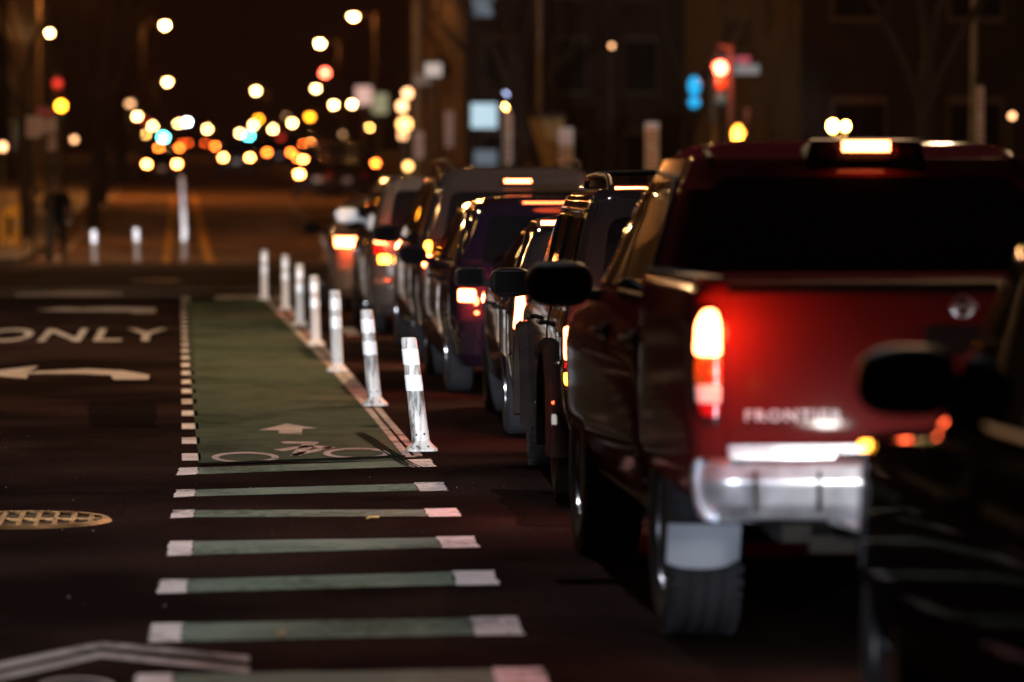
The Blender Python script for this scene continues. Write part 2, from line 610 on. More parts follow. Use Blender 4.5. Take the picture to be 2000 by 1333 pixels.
def ring_polys(cx, cy, rx, ry, tx, ty, n=36):
    o_, i_ = ell(cx, cy, rx, ry, n), ell(cx, cy, rx - tx, ry - ty, n)
    return [[o_[k], o_[(k + 1) % n], i_[(k + 1) % n], i_[k]] for k in range(n)]


bk = ring_polys(479, 896, 66, 10.5, 14, 3.2) + ring_polys(697, 888, 66, 10.5, 14, 3.2)
bk += [[(548, 866), (560, 865), (622, 866), (622, 869), (556, 869)],
       [(534, 881), (600, 872), (618, 874), (552, 884)],
       [(590, 870), (618, 870), (588, 893), (566, 893)],
       [(567, 890), (640, 875), (656, 877), (575, 894)],
       [(606, 872), (655, 876), (640, 880), (596, 874)]]
mark('bike_symbol', bk, M['white_old'], z=0.008)
mark('lane_arrow', [[(505, 843), (560, 830), (619, 839), (590, 840), (590, 851), (543, 849), (545, 843)]], M['white_old'], z=0.008)
# left turn arrows and lettering in the turn lane
mark('turn_arrow', [[(-60, 731), (75, 716), (58, 727), (170, 722), (240, 725), (292, 734), (290, 743), (222, 743), (216, 734), (150, 731), (55, 732), (52, 741)]], M['white_old'], z=0.005)
mark('second_turn_arrow', [[(70, 607), (120, 602), (160, 604), (215, 601), (304, 603), (304, 612), (258, 612), (256, 609), (150, 609)]], M['white_old'], z=0.005)
mark('stop_line', [[(30, 574), (160, 570), (240, 573), (240, 578), (30, 579)], [(420, 580), (505, 577), (505, 585), (420, 586)]], M['white_old'], z=0.0085)
cu = bpy.data.curves.new('only', 'FONT')
cu.body = 'ONLY'
cu.size = 1.0
cu.align_x = 'LEFT'
cu.space_character = 1.12
try:
    cu.offset = 0.012
except Exception:
    pass
to = bpy.data.objects.new('t', cu)
COL.objects.link(to)
dg = bpy.context.evaluated_depsgraph_get()
me = bpy.data.meshes.new_from_object(to.evaluated_get(dg))
COL.objects.unlink(to)
bpy.data.objects.remove(to)
g0, g1 = gnd(-50, 668), gnd(325, 668)
far_y = gnd(150, 643).y
mx_ = max(v.co.x for v in me.vertices)
my_ = max(v.co.y for v in me.vertices)
for v in me.vertices:
    v.co = Vector((g0.x + (g1.x - g0.x) * v.co.x / mx_, g0.y + (far_y - g0.y) * v.co.y / my_, 0.005))
me.materials.clear()
me.materials.append(M['white_old'])
oo = bpy.data.objects.new('only_lettering', me)
COL.objects.link(oo)
tag(oo, kind='structure')
# double chevron at the camera's feet
mark('chevron', [[(-70, 1312), (195, 1256), (487, 1284), (487, 1295), (197, 1267), (-70, 1325)],
                 [(-70, 1335), (195, 1276), (487, 1306), (487, 1317), (197, 1287), (-70, 1348)]], M['white_old'], z=0.005)
mark('bike_symbol_below', ring_polys(150, 1342, 75, 16, 14, 4), M['white_old'], z=0.005)
# tyre marks curving across the lane
tm = []
for off in (0, 11, 22):
    pts = [(693 + off * .6, 848), (715 + off * .7, 862), (745 + off * .8, 884), (782 + off * .9, 908), (815 + off, 922)]
    for a, b_ in zip(pts[:-1], pts[1:]):
        tm.append([a, b_, (b_[0] + 5, b_[1]), (a[0] + 4, a[1])])
mark('tyre_marks', tm, M['rubber_mark'], z=0.011)
mark('queue_lane_dash', [[(664, 641), (690, 641), (706, 655), (678, 657)]], M['white_old'], z=0.004)
# thin dark seam ahead of the first bar
mark('road_seam', [[(388, 908), (792, 893), (792, 896), (388, 911)]], M['rubber_mark'], z=0.012)

# tar-sealed cracks, a darker repair patch and scattered grit on the near road
def crack(pts, wdt=.022):
    g, out_ = [Vector((x, y, 0)) for x, y in pts], []
    fine = []
    for a, b_ in zip(g[:-1], g[1:]):
        for k in range(8):
            p = a + (b_ - a) * k / 8
            fine.append(p + Vector((random.uniform(-.03, .03), random.uniform(-.05, .05), 0)))
    fine.append(g[-1])
    for a, b_ in zip(fine[:-1], fine[1:]):
        n_ = Vector((-(b_ - a).y, (b_ - a).x, 0)).normalized() * wdt * random.uniform(.3, .6)
        out_.append([a - n_, b_ - n_, b_ + n_, a + n_])
    return out_


mark('tar_seam', crack([(-2.8, 20.5), (-1.2, 20.9), (-.1, 20.7)]), M['seam'], z=0.0055)
mark('repair_patch', [ragged_w([(-2.3, 15.6), (-1.25, 15.5), (-1.2, 17.2), (-2.25, 17.4)]), ragged_w([(1.66, 18.6), (2.5, 18.5), (2.6, 20.6), (1.7, 20.9)]), ragged_w([(-.6, 26.5), (-.15, 26.4), (-.2, 29.6), (-.7, 29.5)])], M['patch'], z=0.003)
b = MB()
for _ in range(80):
    x, y = random.uniform(-1.6, 1.9), random.uniform(12.6, 26)
    r_ = random.uniform(.002, .0055)
    b.ball((x, y, .008 + r_ * .4), r_, 3, sz=.6)
tag(b.build('grit', M['grit']), kind='stuff')
for (x, y, a_) in ((.95, 19.0, .4), (.37, 14.1, 1.2)):
    b = MB()
    c_, s_ = math.cos(a_), math.sin(a_)
    pts_ = [(-.035, 0, .0), (-.01, -.018, .008), (.03, -.008, .004), (.045, .004, .012), (.02, .018, .006), (-.012, .014, .012)]
    b.add([(x + p[0] * c_ - p[1] * s_, y + p[0] * s_ + p[1] * c_, .012 + p[2]) for p in pts_] + [(x + p[0] * c_ - p[1] * s_, y + p[0] * s_ + p[1] * c_, .010 + p[2]) for p in pts_],
          [(0, 1, 2, 3, 4, 5), (6, 7, 8, 9, 10, 11)])
    tag(b.build('fallen_leaf', M['leaf_yellow']), 'dry curled leaf lying between two green bars' if y > 17 else 'pale dry leaf lying on the second green bar from the camera', 'leaf')

# yellow double line and bars of the far street
D2 = 81.5
def fline(name, x0, x1, w_, d0, d1, m, z=0.01):
    pl = []
    y = d0
    while y < d1:
        y2 = min(d1, y + 5)
        a, b2 = x0 + (x1 - x0) * (y - d0) / (d1 - d0), x0 + (x1 - x0) * (y2 - d0) / (d1 - d0)
        pl.append([Vector((a, y, 0)), Vector((a + w_, y, 0)), Vector((b2 + w_, y2, 0)), Vector((b2, y2, 0))])
        y = y2
    return mark(name, pl, m, z=z, follow=True)


fline('yellow_line', -0.36, -0.28, 0.15, D2, 152, M['yellow_line'])
fline('yellow_line', 0.56, 0.50, 0.20, D2, 152, M['yellow_line'])
fline('lane_line', 3.9, 3.9, 0.10, 84, 140, M['white_old'])
fline('edge_line', -2.75, -2.7, 0.12, 84, 240, M['white_old'])
# crosswalk lines either side of the crossing
for (ya, yb) in ((57.3, 57.6), (61.0, 61.3), (76.2, 76.5), (79.9, 80.2)):
    mark('crosswalk_line', [[Vector((KL, ya, 0)), Vector((KR, ya, 0)), Vector((KR, yb, 0)), Vector((KL, yb, 0))]], M['white_old'], z=0.0125)


# manhole covers
def manhole(c, r, label, ang=0.0):
    t = empty('manhole_cover', c, label, 'manhole cover')
    b = MB()
    b.lathe([(r * 0.92, 0.002), (r * 0.93, 0.018), (r, 0.018), (r * 1.04, 0.002)], 64, close=False)
    b.build('frame', M['iron'], t)
    b = MB()
    b.lathe([(0.001, 0.004), (r * 0.92, 0.004)], 64, close=False)
    b.build('recess', M['iron_dark'], t)
    b = MB()
    for k in range(-4, 5):
        x = k * r / 5
        hw = math.sqrt(max(0, (r * .91) ** 2 - x * x))
        b.box(x - r * .03, x + r * .03, -hw, hw, 0.005, 0.016)
    for yk in (-0.04,):
        hw = math.sqrt((r * .91) ** 2 - (yk * r) ** 2)
        b.box(-hw, hw, yk * r - r * .05, yk * r + r * .05, 0.0055, 0.0172)
    b.build('grating', M['iron'], t)
    return t


c0 = gnd(40, 1019)
manhole((c0.x, c0.y, 0), 0.435, 'round cast iron manhole cover catching gold light in the turn lane')
c1 = gnd(310, 551)
manhole((c1.x, c1.y, 0.012), 0.42, 'far manhole cover shining orange in the middle of the crossing')


# ------------------------------------------------------------------ flexible posts
def post(c, h, wd, lean, label, shaft_mat, z0=0.0):
    t = empty('lane_post', (c[0], c[1], z0), label, 'lane post', 'white flexible posts beside the bicycle lane')
    b = MB()
    # flat-sided tube, slightly leaning, with moulded foot
    n = 14
    prof = [(0.55, 0.045), (0.52, 0.06), (0.50, 0.5), (0.50, 0.97), (0.47, 0.995), (0.40, 1.0)]
    vs, fs = [], []
    for (rw, hh) in prof:
        for k in range(n):
            a = 2 * PI * k / n
            sx = math.copysign(abs(math.cos(a)) ** 0.7, math.cos(a)) * wd * rw * (1.12 - .12 * hh)
            sy = math.copysign(abs(math.sin(a)) ** 0.7, math.sin(a)) * wd * 0.36
            vs.append((sx + lean * hh * h, sy, hh * h))
    for i in range(len(prof) - 1):
        for k in range(n):
            a, b2 = i * n + k, i * n + (k + 1) % n
            fs.append((a, b2, b2 + n, a + n))
    fs.append(tuple(range((len(prof) - 1) * n, len(prof) * n)))
    b.add(vs, fs)
    b.build('shaft', shaft_mat, t, smooth=True)
    for (h0, h1) in (((0.80, 0.985), (0.62, 0.785)) if shaft_mat is M['post_far'] else ((0.76, 0.90), (0.53, 0.67))):
        bb = MB()
        vs, fs = [], []
        for hh in (h0, h1):
            for k in range(n):
                a = 2 * PI * k / n
                sx = math.copysign(abs(math.cos(a)) ** 0.7, math.cos(a)) * (wd * .50 * (1.12 - .12 * hh) + .003)
                sy = math.copysign(abs(math.sin(a)) ** 0.7, math.sin(a)) * (wd * 0.36 + .003)
                vs.append((sx + lean * hh * h, sy, hh * h))
        for k in range(n):
            fs.append((k, (k + 1) % n, n + (k + 1) % n, n + k))
        bb.add(vs, fs)
        bb.build('reflective_band', M['band'], t, smooth=True)
    f = MB()
    n = 4
    vs = []
    for (rx, ry, z) in ((0.098, 0.10, 0.0), (0.098, 0.10, 0.012), (0.062, 0.06, 0.045), (0.05, 0.045, 0.062)):
        for k in range(16):
            a = 2 * PI * k / 16
            vs.append((math.copysign(abs(math.cos(a)) ** 0.45, math.cos(a)) * rx, math.copysign(abs(math.sin(a)) ** 0.45, math.sin(a)) * ry, z))
    fs = [tuple(range(15, -1, -1)), tuple(range(48, 64))]
    for i in range(3):
        for k in range(16):
            fs.append((i * 16 + k, i * 16 + (k + 1) % 16, (i + 1) * 16 + (k + 1) % 16, (i + 1) * 16 + k))
    f.add(vs, fs)
    ft = f.build('foot', shaft_mat, t, smooth=True)
    if c[1] < 36:
        for (x, y_, z) in ((-0.035, -0.078, 0.028), (0.035, -0.078, 0.028), (-0.025 + lean * .1, -wd * 0.4, 0.10), (0.025 + lean * .1, -wd * 0.4, 0.105)):
            bo = MB()
            bo.ball((x, y_, z), 0.007, 5)
            bo.build('bolt', M['trim'], ft)
    return t


def scuffed(name, amt):
    m = worn_paint(name, (0.66, 0.62, 0.58), (0.035, 0.03, 0.026), amount=amt, scale=16, rough=0.45, bigscale=5)
    # stretch scuffs along the post
    n = m.node_tree
    tc = [x for x in n.nodes if x.type == 'TEX_COORD'][0]
    mp = n.nodes.new('ShaderNodeMapping')
    mp.inputs['Scale'].default_value = (1.6, 1.6, 0.25)
    n.links.new(tc.outputs['Object'], mp.inputs['Vector'])
    for x in n.nodes:
        if x.type == 'TEX_NOISE':
            n.links.new(mp.outputs[0], x.inputs['Vector'])
    return m


SC1, SC2 = scuffed('scuffed_post', 0.335), scuffed('clean_post', 0.24)
plab = ['white lane post standing nearest the camera, scuffed black and leaning toward the bike lane',
        'second white lane post from the front, leaning slightly with a dirty foot',
        'third white lane post from the front, upright with two bright bands',
        'fourth white lane post from the front, beside the tail of the hatchback',
        'fifth white lane post from the front along the buffer strip',
        'sixth white lane post from the front, second from the crossing',
        'last white lane post of the row, at the edge of the crossing']
pp = [(824, 883, 661, 798), (732, 794, 607, 716), (659, 727, 569, 654), (617, 675, 540, 613), (586, 636, 517, 585), (558, 606, 499, 557), (516, 586, 490, 516)]
for i, (bx_, by_, ty_, tx_) in enumerate(pp):
    g = gnd(bx_, by_)
    h = (by_ - ty_) / (F_PX / g.y)
    lean = (tx_ - bx_) / float(by_ - ty_)
    post((g.x, g.y), h, (0.098, 0.095, 0.094, 0.094, 0.094, 0.096, 0.098)[i], lean, plab[i], SC1 if i < 2 else SC2, z0=0.009)
fp = [(185, 515, 451, 'short white post on the far side of the crossing, nearest the standing person'),
      (268, 512, 447, 'white post on the far side of the crossing, beside the yellow line')]
for (bx_, by_, ty_, lb) in fp:
    g = gnd(bx_, by_)
    post((g.x, g.y), (by_ - ty_) / (F_PX / g.y), 0.12, -0.03, lb, M['post_far'], z0=0.009)
# row of posts between the yellow lines up the far street
for i in range(22):
    d = 83.5 + i * 3.6
    t = post((0.12 + (0.02 if i % 2 else -0.02), d), 0.7, 0.07, 0.01 * ((i * 7) % 3 - 1),
             'small white post in the row between the yellow lines up the far street', M['post_far'], z0=zroad(d) + 0.01)
    t['group'] = 'white posts between the yellow lines of the far street'

# ------------------------------------------------------------------ vehicles
def lerp_keys(keys, z):
    if z <= keys[0][0]:
        return list(keys[0][1:])
    for a, b_ in zip(keys[:-1], keys[1:]):
        if z <= b_[0]:
            t = (z - a[0]) / (b_[0] - a[0])
            return [p + (q - p) * t for p, q in zip(a[1:], b_[1:])]
    return list(keys[-1][1:])


class Shell:
    """a vehicle hull: for each height, where its tail, nose and flanks are"""

    def __init__(s, keys, rr=0.16, rf=0.35, bow=0.06, taper=0.05, nlev=34, smooth=1, crown=0.03):
        s.rr, s.rf, s.bow, s.taper, s.crown = rr, rf, bow, taper, crown
        z0, z1 = keys[0][0], keys[-1][0]
        zs = sorted(set([z0 + (z1 - z0) * i / nlev for i in range(nlev + 1)] + [k[0] for k in keys]))
        rows = [[z] + lerp_keys(keys, z) for z in zs]
        for _ in range(smooth):
            new = [rows[0]]
            for i in range(1, len(rows) - 1):
                new.append([rows[i][0]] + [(rows[i - 1][j] + 2 * rows[i][j] + rows[i + 1][j]) / 4 for j in (1, 2, 3)])
            new.append(rows[-1])
            rows = new
        s.rows = rows
        s.keys = rows
        s.yc = (min(r[1] for r in rows) + max(r[2] for r in rows)) / 2
        s.half = (max(r[2] for r in rows) - min(r[1] for r in rows)) / 2

    def tp(s, y):
        return 1 - s.taper * min(1.2, abs((y - s.yc) / s.half)) ** 3

    def rear(s, x, z):
        yr, yf, w_ = lerp_keys(s.keys, z)
        w_ *= s.tp(yr)
        r = s.rr
        k = s.bow * (max(0, w_ - r) / w_) ** 2
        ax = abs(x)
        if ax <= w_ - r:
            return yr + s.bow * (x / w_) ** 2
        q = min(ax - (w_ - r), r * 0.999)
        return yr + k + r - math.sqrt(r * r - q * q)

    def front(s, x, z):
        yr, yf, w_ = lerp_keys(s.keys, z)
        w_ *= s.tp(yf)
        r = s.rf
        k = s.bow * (max(0, w_ - r) / w_) ** 2
        ax = abs(x)
        if ax <= w_ - r:
            return yf - s.bow * (x / w_) ** 2
        q = min(ax - (w_ - r), r * 0.999)
        return yf - k - r + math.sqrt(r * r - q * q)

    def side(s, y, z):
        yr, yf, w_ = lerp_keys(s.keys, z)
        wr = w_ * s.tp(y)
        for (edge, r, sg) in ((yr, s.rr, 1), (yf, s.rf, -1)):
            k = s.bow * (max(0, w_ - r) / w_) ** 2
            e = edge + sg * k
            q = sg * ((e + sg * r) - y)
            if q > 0:
                q = min(q, r * 0.999)
                return wr - (r - math.sqrt(r * r - q * q))
        return wr

    def ring(s, z, row):
        yr, yf, w_ = row
        pts = []
        wr, wf = w_ * s.tp(yr), w_ * s.tp(yf)
        r = s.rr
        kr = s.bow * (max(0, wr - r) / wr) ** 2
        for i in range(11):
            x = -(wr - r) + 2 * (wr - r) * i / 10
            pts.append((x, yr + s.bow * (x / wr) ** 2, z))
        for i in range(1, 6):
            a = PI / 2 * i / 5
            pts.append(((wr - r) + r * math.sin(a), yr + kr + r - r * math.cos(a), z))
        ya = yr + kr + r
        rf = s.rf
        kf = s.bow * (max(0, wf - rf) / wf) ** 2
        yb = yf - kf - rf
        for i in range(1, 26):
            y_ = ya + (yb - ya) * i / 26
            pts.append((w_ * s.tp(y_), y_, z))
        for i in range(0, 6):
            a = PI / 2 * i / 5
            pts.append(((wf - rf) + rf * math.cos(a), yb + rf * math.sin(a), z))
        for i in range(1, 10):
            x = (wf - rf) - 2 * (wf - rf) * i / 10
            pts.append((x, yf - s.bow * (x / wf) ** 2, z))
        for i in range(0, 6):
            a = PI / 2 * i / 5
            pts.append((-(wf - rf) - rf * math.sin(a), yb + rf * math.cos(a), z))
        for i in range(1, 26):
            y_ = yb + (ya - yb) * i / 26
            pts.append((-w_ * s.tp(y_), y_, z))
        for i in range(0, 5):
            a = PI / 2 * i / 5
            pts.append((-(wr - r) - r * math.cos(a), yr + kr + r - r * math.sin(a), z))
        return pts

    def mesh(s):
        rings = [s.ring(r[0], r[1:]) for r in s.rows]
        last = s.rows[-1]
        z, yr, yf, w_ = last
        cy = (yr + yf) / 2
        base = rings[-1]
        for (k, dz) in ((0.96, 0.35), (0.86, 0.62), (0.6, 0.88), (0.3, 0.98)):
            rings.append([(p[0] * k, cy + (p[1] - cy) * k, z + s.crown * dz) for p in base])
        n = len(rings[0])
        vs = [p for r_ in rings for p in r_]
        fs = []
        for i in range(len(rings) - 1):
            for k in range(n):
                a, b_ = i * n + k, i * n + (k + 1) % n
                fs.append((a, b_, b_ + n, a + n))
        fs.append(tuple(range(n - 1, -1, -1)))
        t = len(vs)
        vs.append((0, cy, z + s.crown))
        o_ = (len(rings) - 1) * n
        for k in range(n):
            fs.append((o_ + k, o_ + (k + 1) % n, t))
        b = MB()
        b.add(vs, fs)
        return b


def round_poly(pts, r, n=4):
    out_ = []
    m = len(pts)
    for i in range(m):
        p0, p1, p2 = Vector(pts[i - 1]), Vector(pts[i]), Vector(pts[(i + 1) % m])
        a, b_ = (p0 - p1), (p2 - p1)
        rr = min(r, a.length * .45, b_.length * .45)
        a = p1 + a.normalized() * rr
        c = p1 + b_.normalized() * rr
        for k in range(n + 1):
            t = k / n
            out_.append(tuple((1 - t) ** 2 * a + 2 * t * (1 - t) * p1 + t * t * c))
    return out_


def patch(fn, pts, thick=0.01, r=0.03, rows=10, cols=8, mi=0, flip=None):
    """convex panel in surface coordinates (u, v); fn(u, v, off) gives the point on the hull"""
    pl = round_poly(pts, r) if r else [tuple(p) for p in pts]
    v0, v1 = min(p[1] for p in pl), max(p[1] for p in pl)
    vs, fs = [], []
    e = (v1 - v0) * 0.002

    def span(v):
        xs = []
        for a, b_ in zip(pl, pl[1:] + pl[:1]):
            if (a[1] - v) * (b_[1] - v) <= 0 and a[1] != b_[1]:
                xs.append(a[0] + (b_[0] - a[0]) * (v - a[1]) / (b_[1] - a[1]))
        if not xs:
            return None
        return min(xs), max(xs)

    grid = []
    for i in range(rows + 1):
        t = i / rows
        t = 0.5 - 0.5 * math.cos(PI * t)
        v = v0 + e + (v1 - v0 - 2 * e) * t
        sp = span(v)
        if sp is None:
            continue
        grid.append([(sp[0] + (sp[1] - sp[0]) * j / cols, v) for j in range(cols + 1)])
    nr, nc = len(grid), cols + 1
    for off in (thick, -0.01):
        for row in grid:
            for (u, v) in row:
                vs.append(tuple(fn(u, v, off)))
    for i in range(nr - 1):
        for j in range(nc - 1):
            a = i * nc + j
            fs.append((a, a + 1, a + nc + 1, a + nc))
    k = nr * nc
    rim = [j for j in range(nc)] + [i * nc + nc - 1 for i in range(1, nr)] + [(nr - 1) * nc + j for j in range(nc - 2, -1, -1)] + [i * nc for i in range(nr - 2, 0, -1)]
    for a, b_ in zip(rim, rim[1:] + rim[:1]):
        fs.append((a, b_, b_ + k, a + k))
    m = MB()
    m.add(vs, fs, mi)
    return m


def f_rear(sh):
    return lambda u, v, off: (u, sh.rear(u, v) - off, v)


def f_front(sh):
    return lambda u, v, off: (u, sh.front(u, v) + off, v)


def f_side(sh, sg):
    return lambda u, v, off: (sg * (sh.side(u, v) + off), u, v)


def cut(obj, cutters, m=None):
    """take wheel arches (or other solids) out of a hull"""
    tmp = []
    for mb in cutters:
        c = mb.build('cutter', m or M['trim'])
        tmp.append(c)
        md = obj.modifiers.new('b', 'BOOLEAN')
        md.object = c
        md.operation = 'DIFFERENCE'
        md.solver = 'EXACT'
        try:
            md.material_mode = 'TRANSFER'
        except Exception:
            pass
    d = bpy.context.evaluated_depsgraph_get()
    me_ = bpy.data.meshes.new_from_object(obj.evaluated_get(d))
    old = obj.data
    obj.modifiers.clear()
    obj.data = me_
    me_.name = old.name
    for c in tmp:
        bpy.data.objects.remove(c)
    try:
        me_.set_sharp_from_angle(angle=R(35))
    except Exception:
        pass


_wheels = {}


def wheel(parent, x, y, rad, wid, side, detail=True):
    key = (round(rad, 2), round(wid, 2), detail)
    if key not in _wheels:
        b = MB()
        hw = wid / 2
        pr = [(rad * .60, -hw * .80), (rad * .70, -hw * 1.0), (rad * .88, -hw * 1.02), (rad * .97, -hw * .88)]
        if detail:
            g = rad * 0.97
            for k in range(4):
                c = -hw * .66 + k * hw * .44
                pr += [(rad, c - hw * .16), (rad, c + hw * .16), (g, c + hw * .18), (g, c + hw * .26)]
        else:
            pr += [(rad, -hw * .7), (rad, hw * .7)]
        pr += [(rad * .97, hw * .88), (rad * .88, hw * 1.02), (rad * .70, hw), (rad * .60, hw * .80)]
        b.lathe(pr, 56 if detail else 28, axis='x', close=True)
        if detail:     # tread blocks across the shoulders
            for k in range(44):
                a = 2 * PI * k / 44
                ca, sa = math.cos(a), math.sin(a)
                for sx in (-1, 1):
                    t0 = MB().box(sx * hw * .98 if sx < 0 else hw * .72, -hw * .72 if sx < 0 else hw * .98, -rad * .038, rad * .038, rad * .955, rad * 1.002)
                    b.add([(v[0], v[1] * ca - v[2] * sa, v[1] * sa + v[2] * ca) for v in t0.v], t0.f)
        rm = MB()
        rm.lathe([(rad * .60, -hw * .86), (rad * .56, -hw * .9), (rad * .54, -hw * .4), (rad * .2, -hw * .25), (rad * .1, -hw * .5), (0.001, -hw * .5)], 32, axis='x', close=False)
        for k in range(6):
            a = 2 * PI * k / 6
            ca, sa = math.cos(a), math.sin(a)
            t0 = MB().box(-hw * .75, -hw * .2, -rad * .06, rad * .06, rad * .1, rad * .56)
            rm.add([(v[0], v[1] * ca - v[2] * sa, v[1] * sa + v[2] * ca) for v in t0.v], t0.f)
        _wheels[key] = (b, rm)
    b, rm = _wheels[key]
    wb_ = b.build('wheel', M['tyre'], parent, smooth=True) if not isinstance(b, bpy.types.Mesh) else None
    if wb_ is None:
        wb_ = bpy.data.objects.new('wheel', b)
        COL.objects.link(wb_)
        wb_.parent = parent
        r_ = bpy.data.objects.new('rim', rm)
        COL.objects.link(r_)
    else:
        r_ = rm.build('rim', M['rim'], None, smooth=True)
        _wheels[key] = (wb_.data, r_.data)
    r_.parent = wb_
    wb_.location = (x, y, rad)
    if side > 0:
        wb_.rotation_euler = (0, 0, PI)
    return wb_


def mirror_part(parent, x, y, z, sg, m, s=1.0, stalk=0.14):
    b = MB()
    t = MB().ball((0, 0, 0), 1.0, 10)
    for v in t.v:
        def sq(a):
            return math.copysign(abs(a) ** 0.55, a)
        nrm = (abs(v[0]) ** 3 + abs(v[1]) ** 3 + abs(v[2]) ** 3) ** (1 / 3) or 1
        b.v.append((sg * (x + stalk + 0.10 * s) + v[0] / nrm * 0.125 * s, y + v[1] / nrm * 0.07 * s, z + v[2] / nrm * 0.085 * s))
    b.f = list(t.f)
    b.m = [0] * len(b.f)
    b.tube([(sg * (x - 0.03), y + 0.02, z - 0.06), (sg * (x + stalk), y, z - 0.04)], 0.028, 8)
    o_ = b.build('side_mirror', m, parent, smooth=True)
    g = MB()
    g.box(sg * (x + stalk + 0.10 * s) - 0.095 * s, sg * (x + stalk + 0.10 * s) + 0.095 * s, y - 0.073 * s, y - 0.071 * s, z - 0.06 * s, z + 0.06 * s)
    g.build('mirror_glass', M['plate'] if m is M['plate'] else M['mirror_dark'], o_)
    return o_


def paint(name, col, metal=0.35, rough=0.28):
    return mat(name, col, rough=rough, metal=metal * .4, coat=.9, var=.04, scale=3, bump=0.0, spec=0.0)


def make_car(spec):
    """spec: keys (z, tail y, nose y, half width), paint, windows, lamps ..."""
    P = spec['paint']
    t = empty(spec.get('name', 'car'), (spec['X'], spec['d'], spec.get('z', 0.0)), spec['label'], spec['cat'], spec.get('group', 'cars queueing in the traffic lane'), R(spec.get('yaw', 0)))
    far = spec.get('far', False)
    sh = Shell(spec['keys'], spec.get('rr', .16), spec.get('rf', .35), spec.get('bow', .06), spec.get('taper', .05), nlev=16 if far else 40, smooth=spec.get('smooth', 1), crown=spec.get('crown', .03))
    body = sh.mesh().build('body', P, t, smooth=True)
    wr, ww = spec.get('wr', .34), spec.get('ww', .22)
    hwid = max(k[3] for k in spec['keys'])
    if not far:
        cs = []
        for ya in spec['axles']:
            for sg in (-1, 1):
                cs.append(MB().lathe([(wr * 1.16, min(sg * (hwid + .2), sg * (hwid - .28))), (wr * 1.16, max(sg * (hwid + .2), sg * (hwid - .28)))], 40, axis='x', c=(0, ya, wr)))
        cut(body, cs)
    for ya in spec['axles']:
        for sg in (-1, 1):
            wheel(t, sg * (hwid - ww / 2 - .02), ya, wr, ww, sg, detail=spec.get('tread', False))
    if spec.get('flares'):
        fm = spec.get('flare_mat', M['trim'])
        for ya in spec['axles']:
            for sg in (-1, 1):
                b = MB()
                prof = spec['flares']       # list of (angle, radius factor)
                xin, xout = hwid - .10, hwid + spec.get('flare_out', .05)
                vs, fs = [], []
                for (a, k) in prof:
                    ca, sa = math.cos(R(a)), math.sin(R(a))
                    ri, ro = wr * 1.13 * k, wr * 1.13 * k + .085
                    for (xx, rr_) in ((xin, ri), (xout, ri), (xout, ro - .03), (xout - .03, ro), (xin, ro)):
                        vs.append((sg * xx, ya + ca * rr_, wr + sa * rr_))
                for i in range(len(prof) - 1):
                    for k in range(5):
                        fs.append((i * 5 + k, i * 5 + (k + 1) % 5, (i + 1) * 5 + (k + 1) % 5, (i + 1) * 5 + k))
                fs.append((0, 1, 2, 3, 4))
                e = (len(prof) - 1) * 5
                fs.append((e, e + 1, e + 2, e + 3, e + 4))
                b.add(vs, fs)
                b.build('fender_flare', fm, t, smooth=True)
    # doors and handles
    for (poly_, (hy, hz)) in spec.get('doors', []):
        for sg in (-1, 1):
            d_ = patch(f_side(sh, sg), poly_, 0.006, r=0.05, rows=14, cols=10).build('door', P, t, smooth=True)
            hb = MB()
            hx = sh.side(hy, hz)
            for k in (-.07, .07):
                hb.tube([(sg * hx, hy + k, hz), (sg * (hx + .035), hy + k, hz)], .012, 6)
            hb.tube([(sg * (hx + .035), hy - .10, hz), (sg * (hx + .045), hy, hz + .004), (sg * (hx + .035), hy + .10, hz)], .014, 8)
            hb.build('handle', spec.get('handle_mat', P), d_, smooth=True)
    # glass
    for poly_ in spec.get('side_glass', []):
        for sg in (-1, 1):
            g_ = patch(f_side(sh, sg), poly_, 0.010, r=spec.get('glass_r', .06), rows=8 if far else 14, cols=6 if far else 10).build('side_window', M['glass'], t, smooth=True)
    if spec.get('rear_glass'):
        patch(f_rear(sh), spec['rear_glass'], 0.010, r=.08, rows=8 if far else 14, cols=12).build('rear_window', M['glass'], t, smooth=True)
    if spec.get('windshield'):
        patch(f_front(sh), spec['windshield'], 0.010, r=.08, rows=8 if far else 14, cols=12).build('windshield', M['glass'], t, smooth=True)
    if spec.get('glass_trim'):
        for sg in (-1, 1):
            for (pts, rad) in spec['glass_trim']:
                b = MB()
                b.tube([(sg * (sh.side(y_, z_) + .012), y_, z_) for (y_, z_) in pts], rad, 6)
                b.build('window_trim', spec.get('trim_mat', M['gloss_trim']), t, smooth=True)
    # lamps
    for (poly_, mm, nm) in spec.get('rear_lamps', []):
        for sg in (-1, 1):
            pl_ = [(sg * p[0], p[1]) for p in poly_]
            patch(f_rear(sh), pl_, 0.016, r=.02, rows=8, cols=6).build(nm, mm, t, smooth=True)
            if mm is M['brake']:
                cx_, cz_ = sum(p[0] for p in pl_) / len(pl_), sum(p[1] for p in pl_) / len(pl_)
                lamp('POINT', 'brake_glow', (cx_, sh.rear(cx_, cz_) - .14, cz_), 34, (1, .10, .03), .04, t)
    for (poly_, mm) in spec.get('side_lamps', []):
        for sg in (-1, 1):
            patch(f_side(sh, sg), poly_, 0.012, r=.015, rows=6, cols=4).build('tail_lamp_side', mm, t, smooth=True)
    if spec.get('chmsl'):
        (x0, x1, z0, z1, dy, mm) = spec['chmsl']
        y0 = sh.rear((x0 + x1) / 2, (z0 + z1) / 2) + dy
        b = MB()
        b.box(x0 - .02, x1 + .02, y0 - .035, y0 + .16, z0 - .012, z1 + .012)
        hs = b.build('brake_light_housing', M['trim'], t)
        b = MB()
        b.box(x0, x1, y0 - .045, y0 - .034, z0, z1)
        b.build('brake_light', mm, hs)
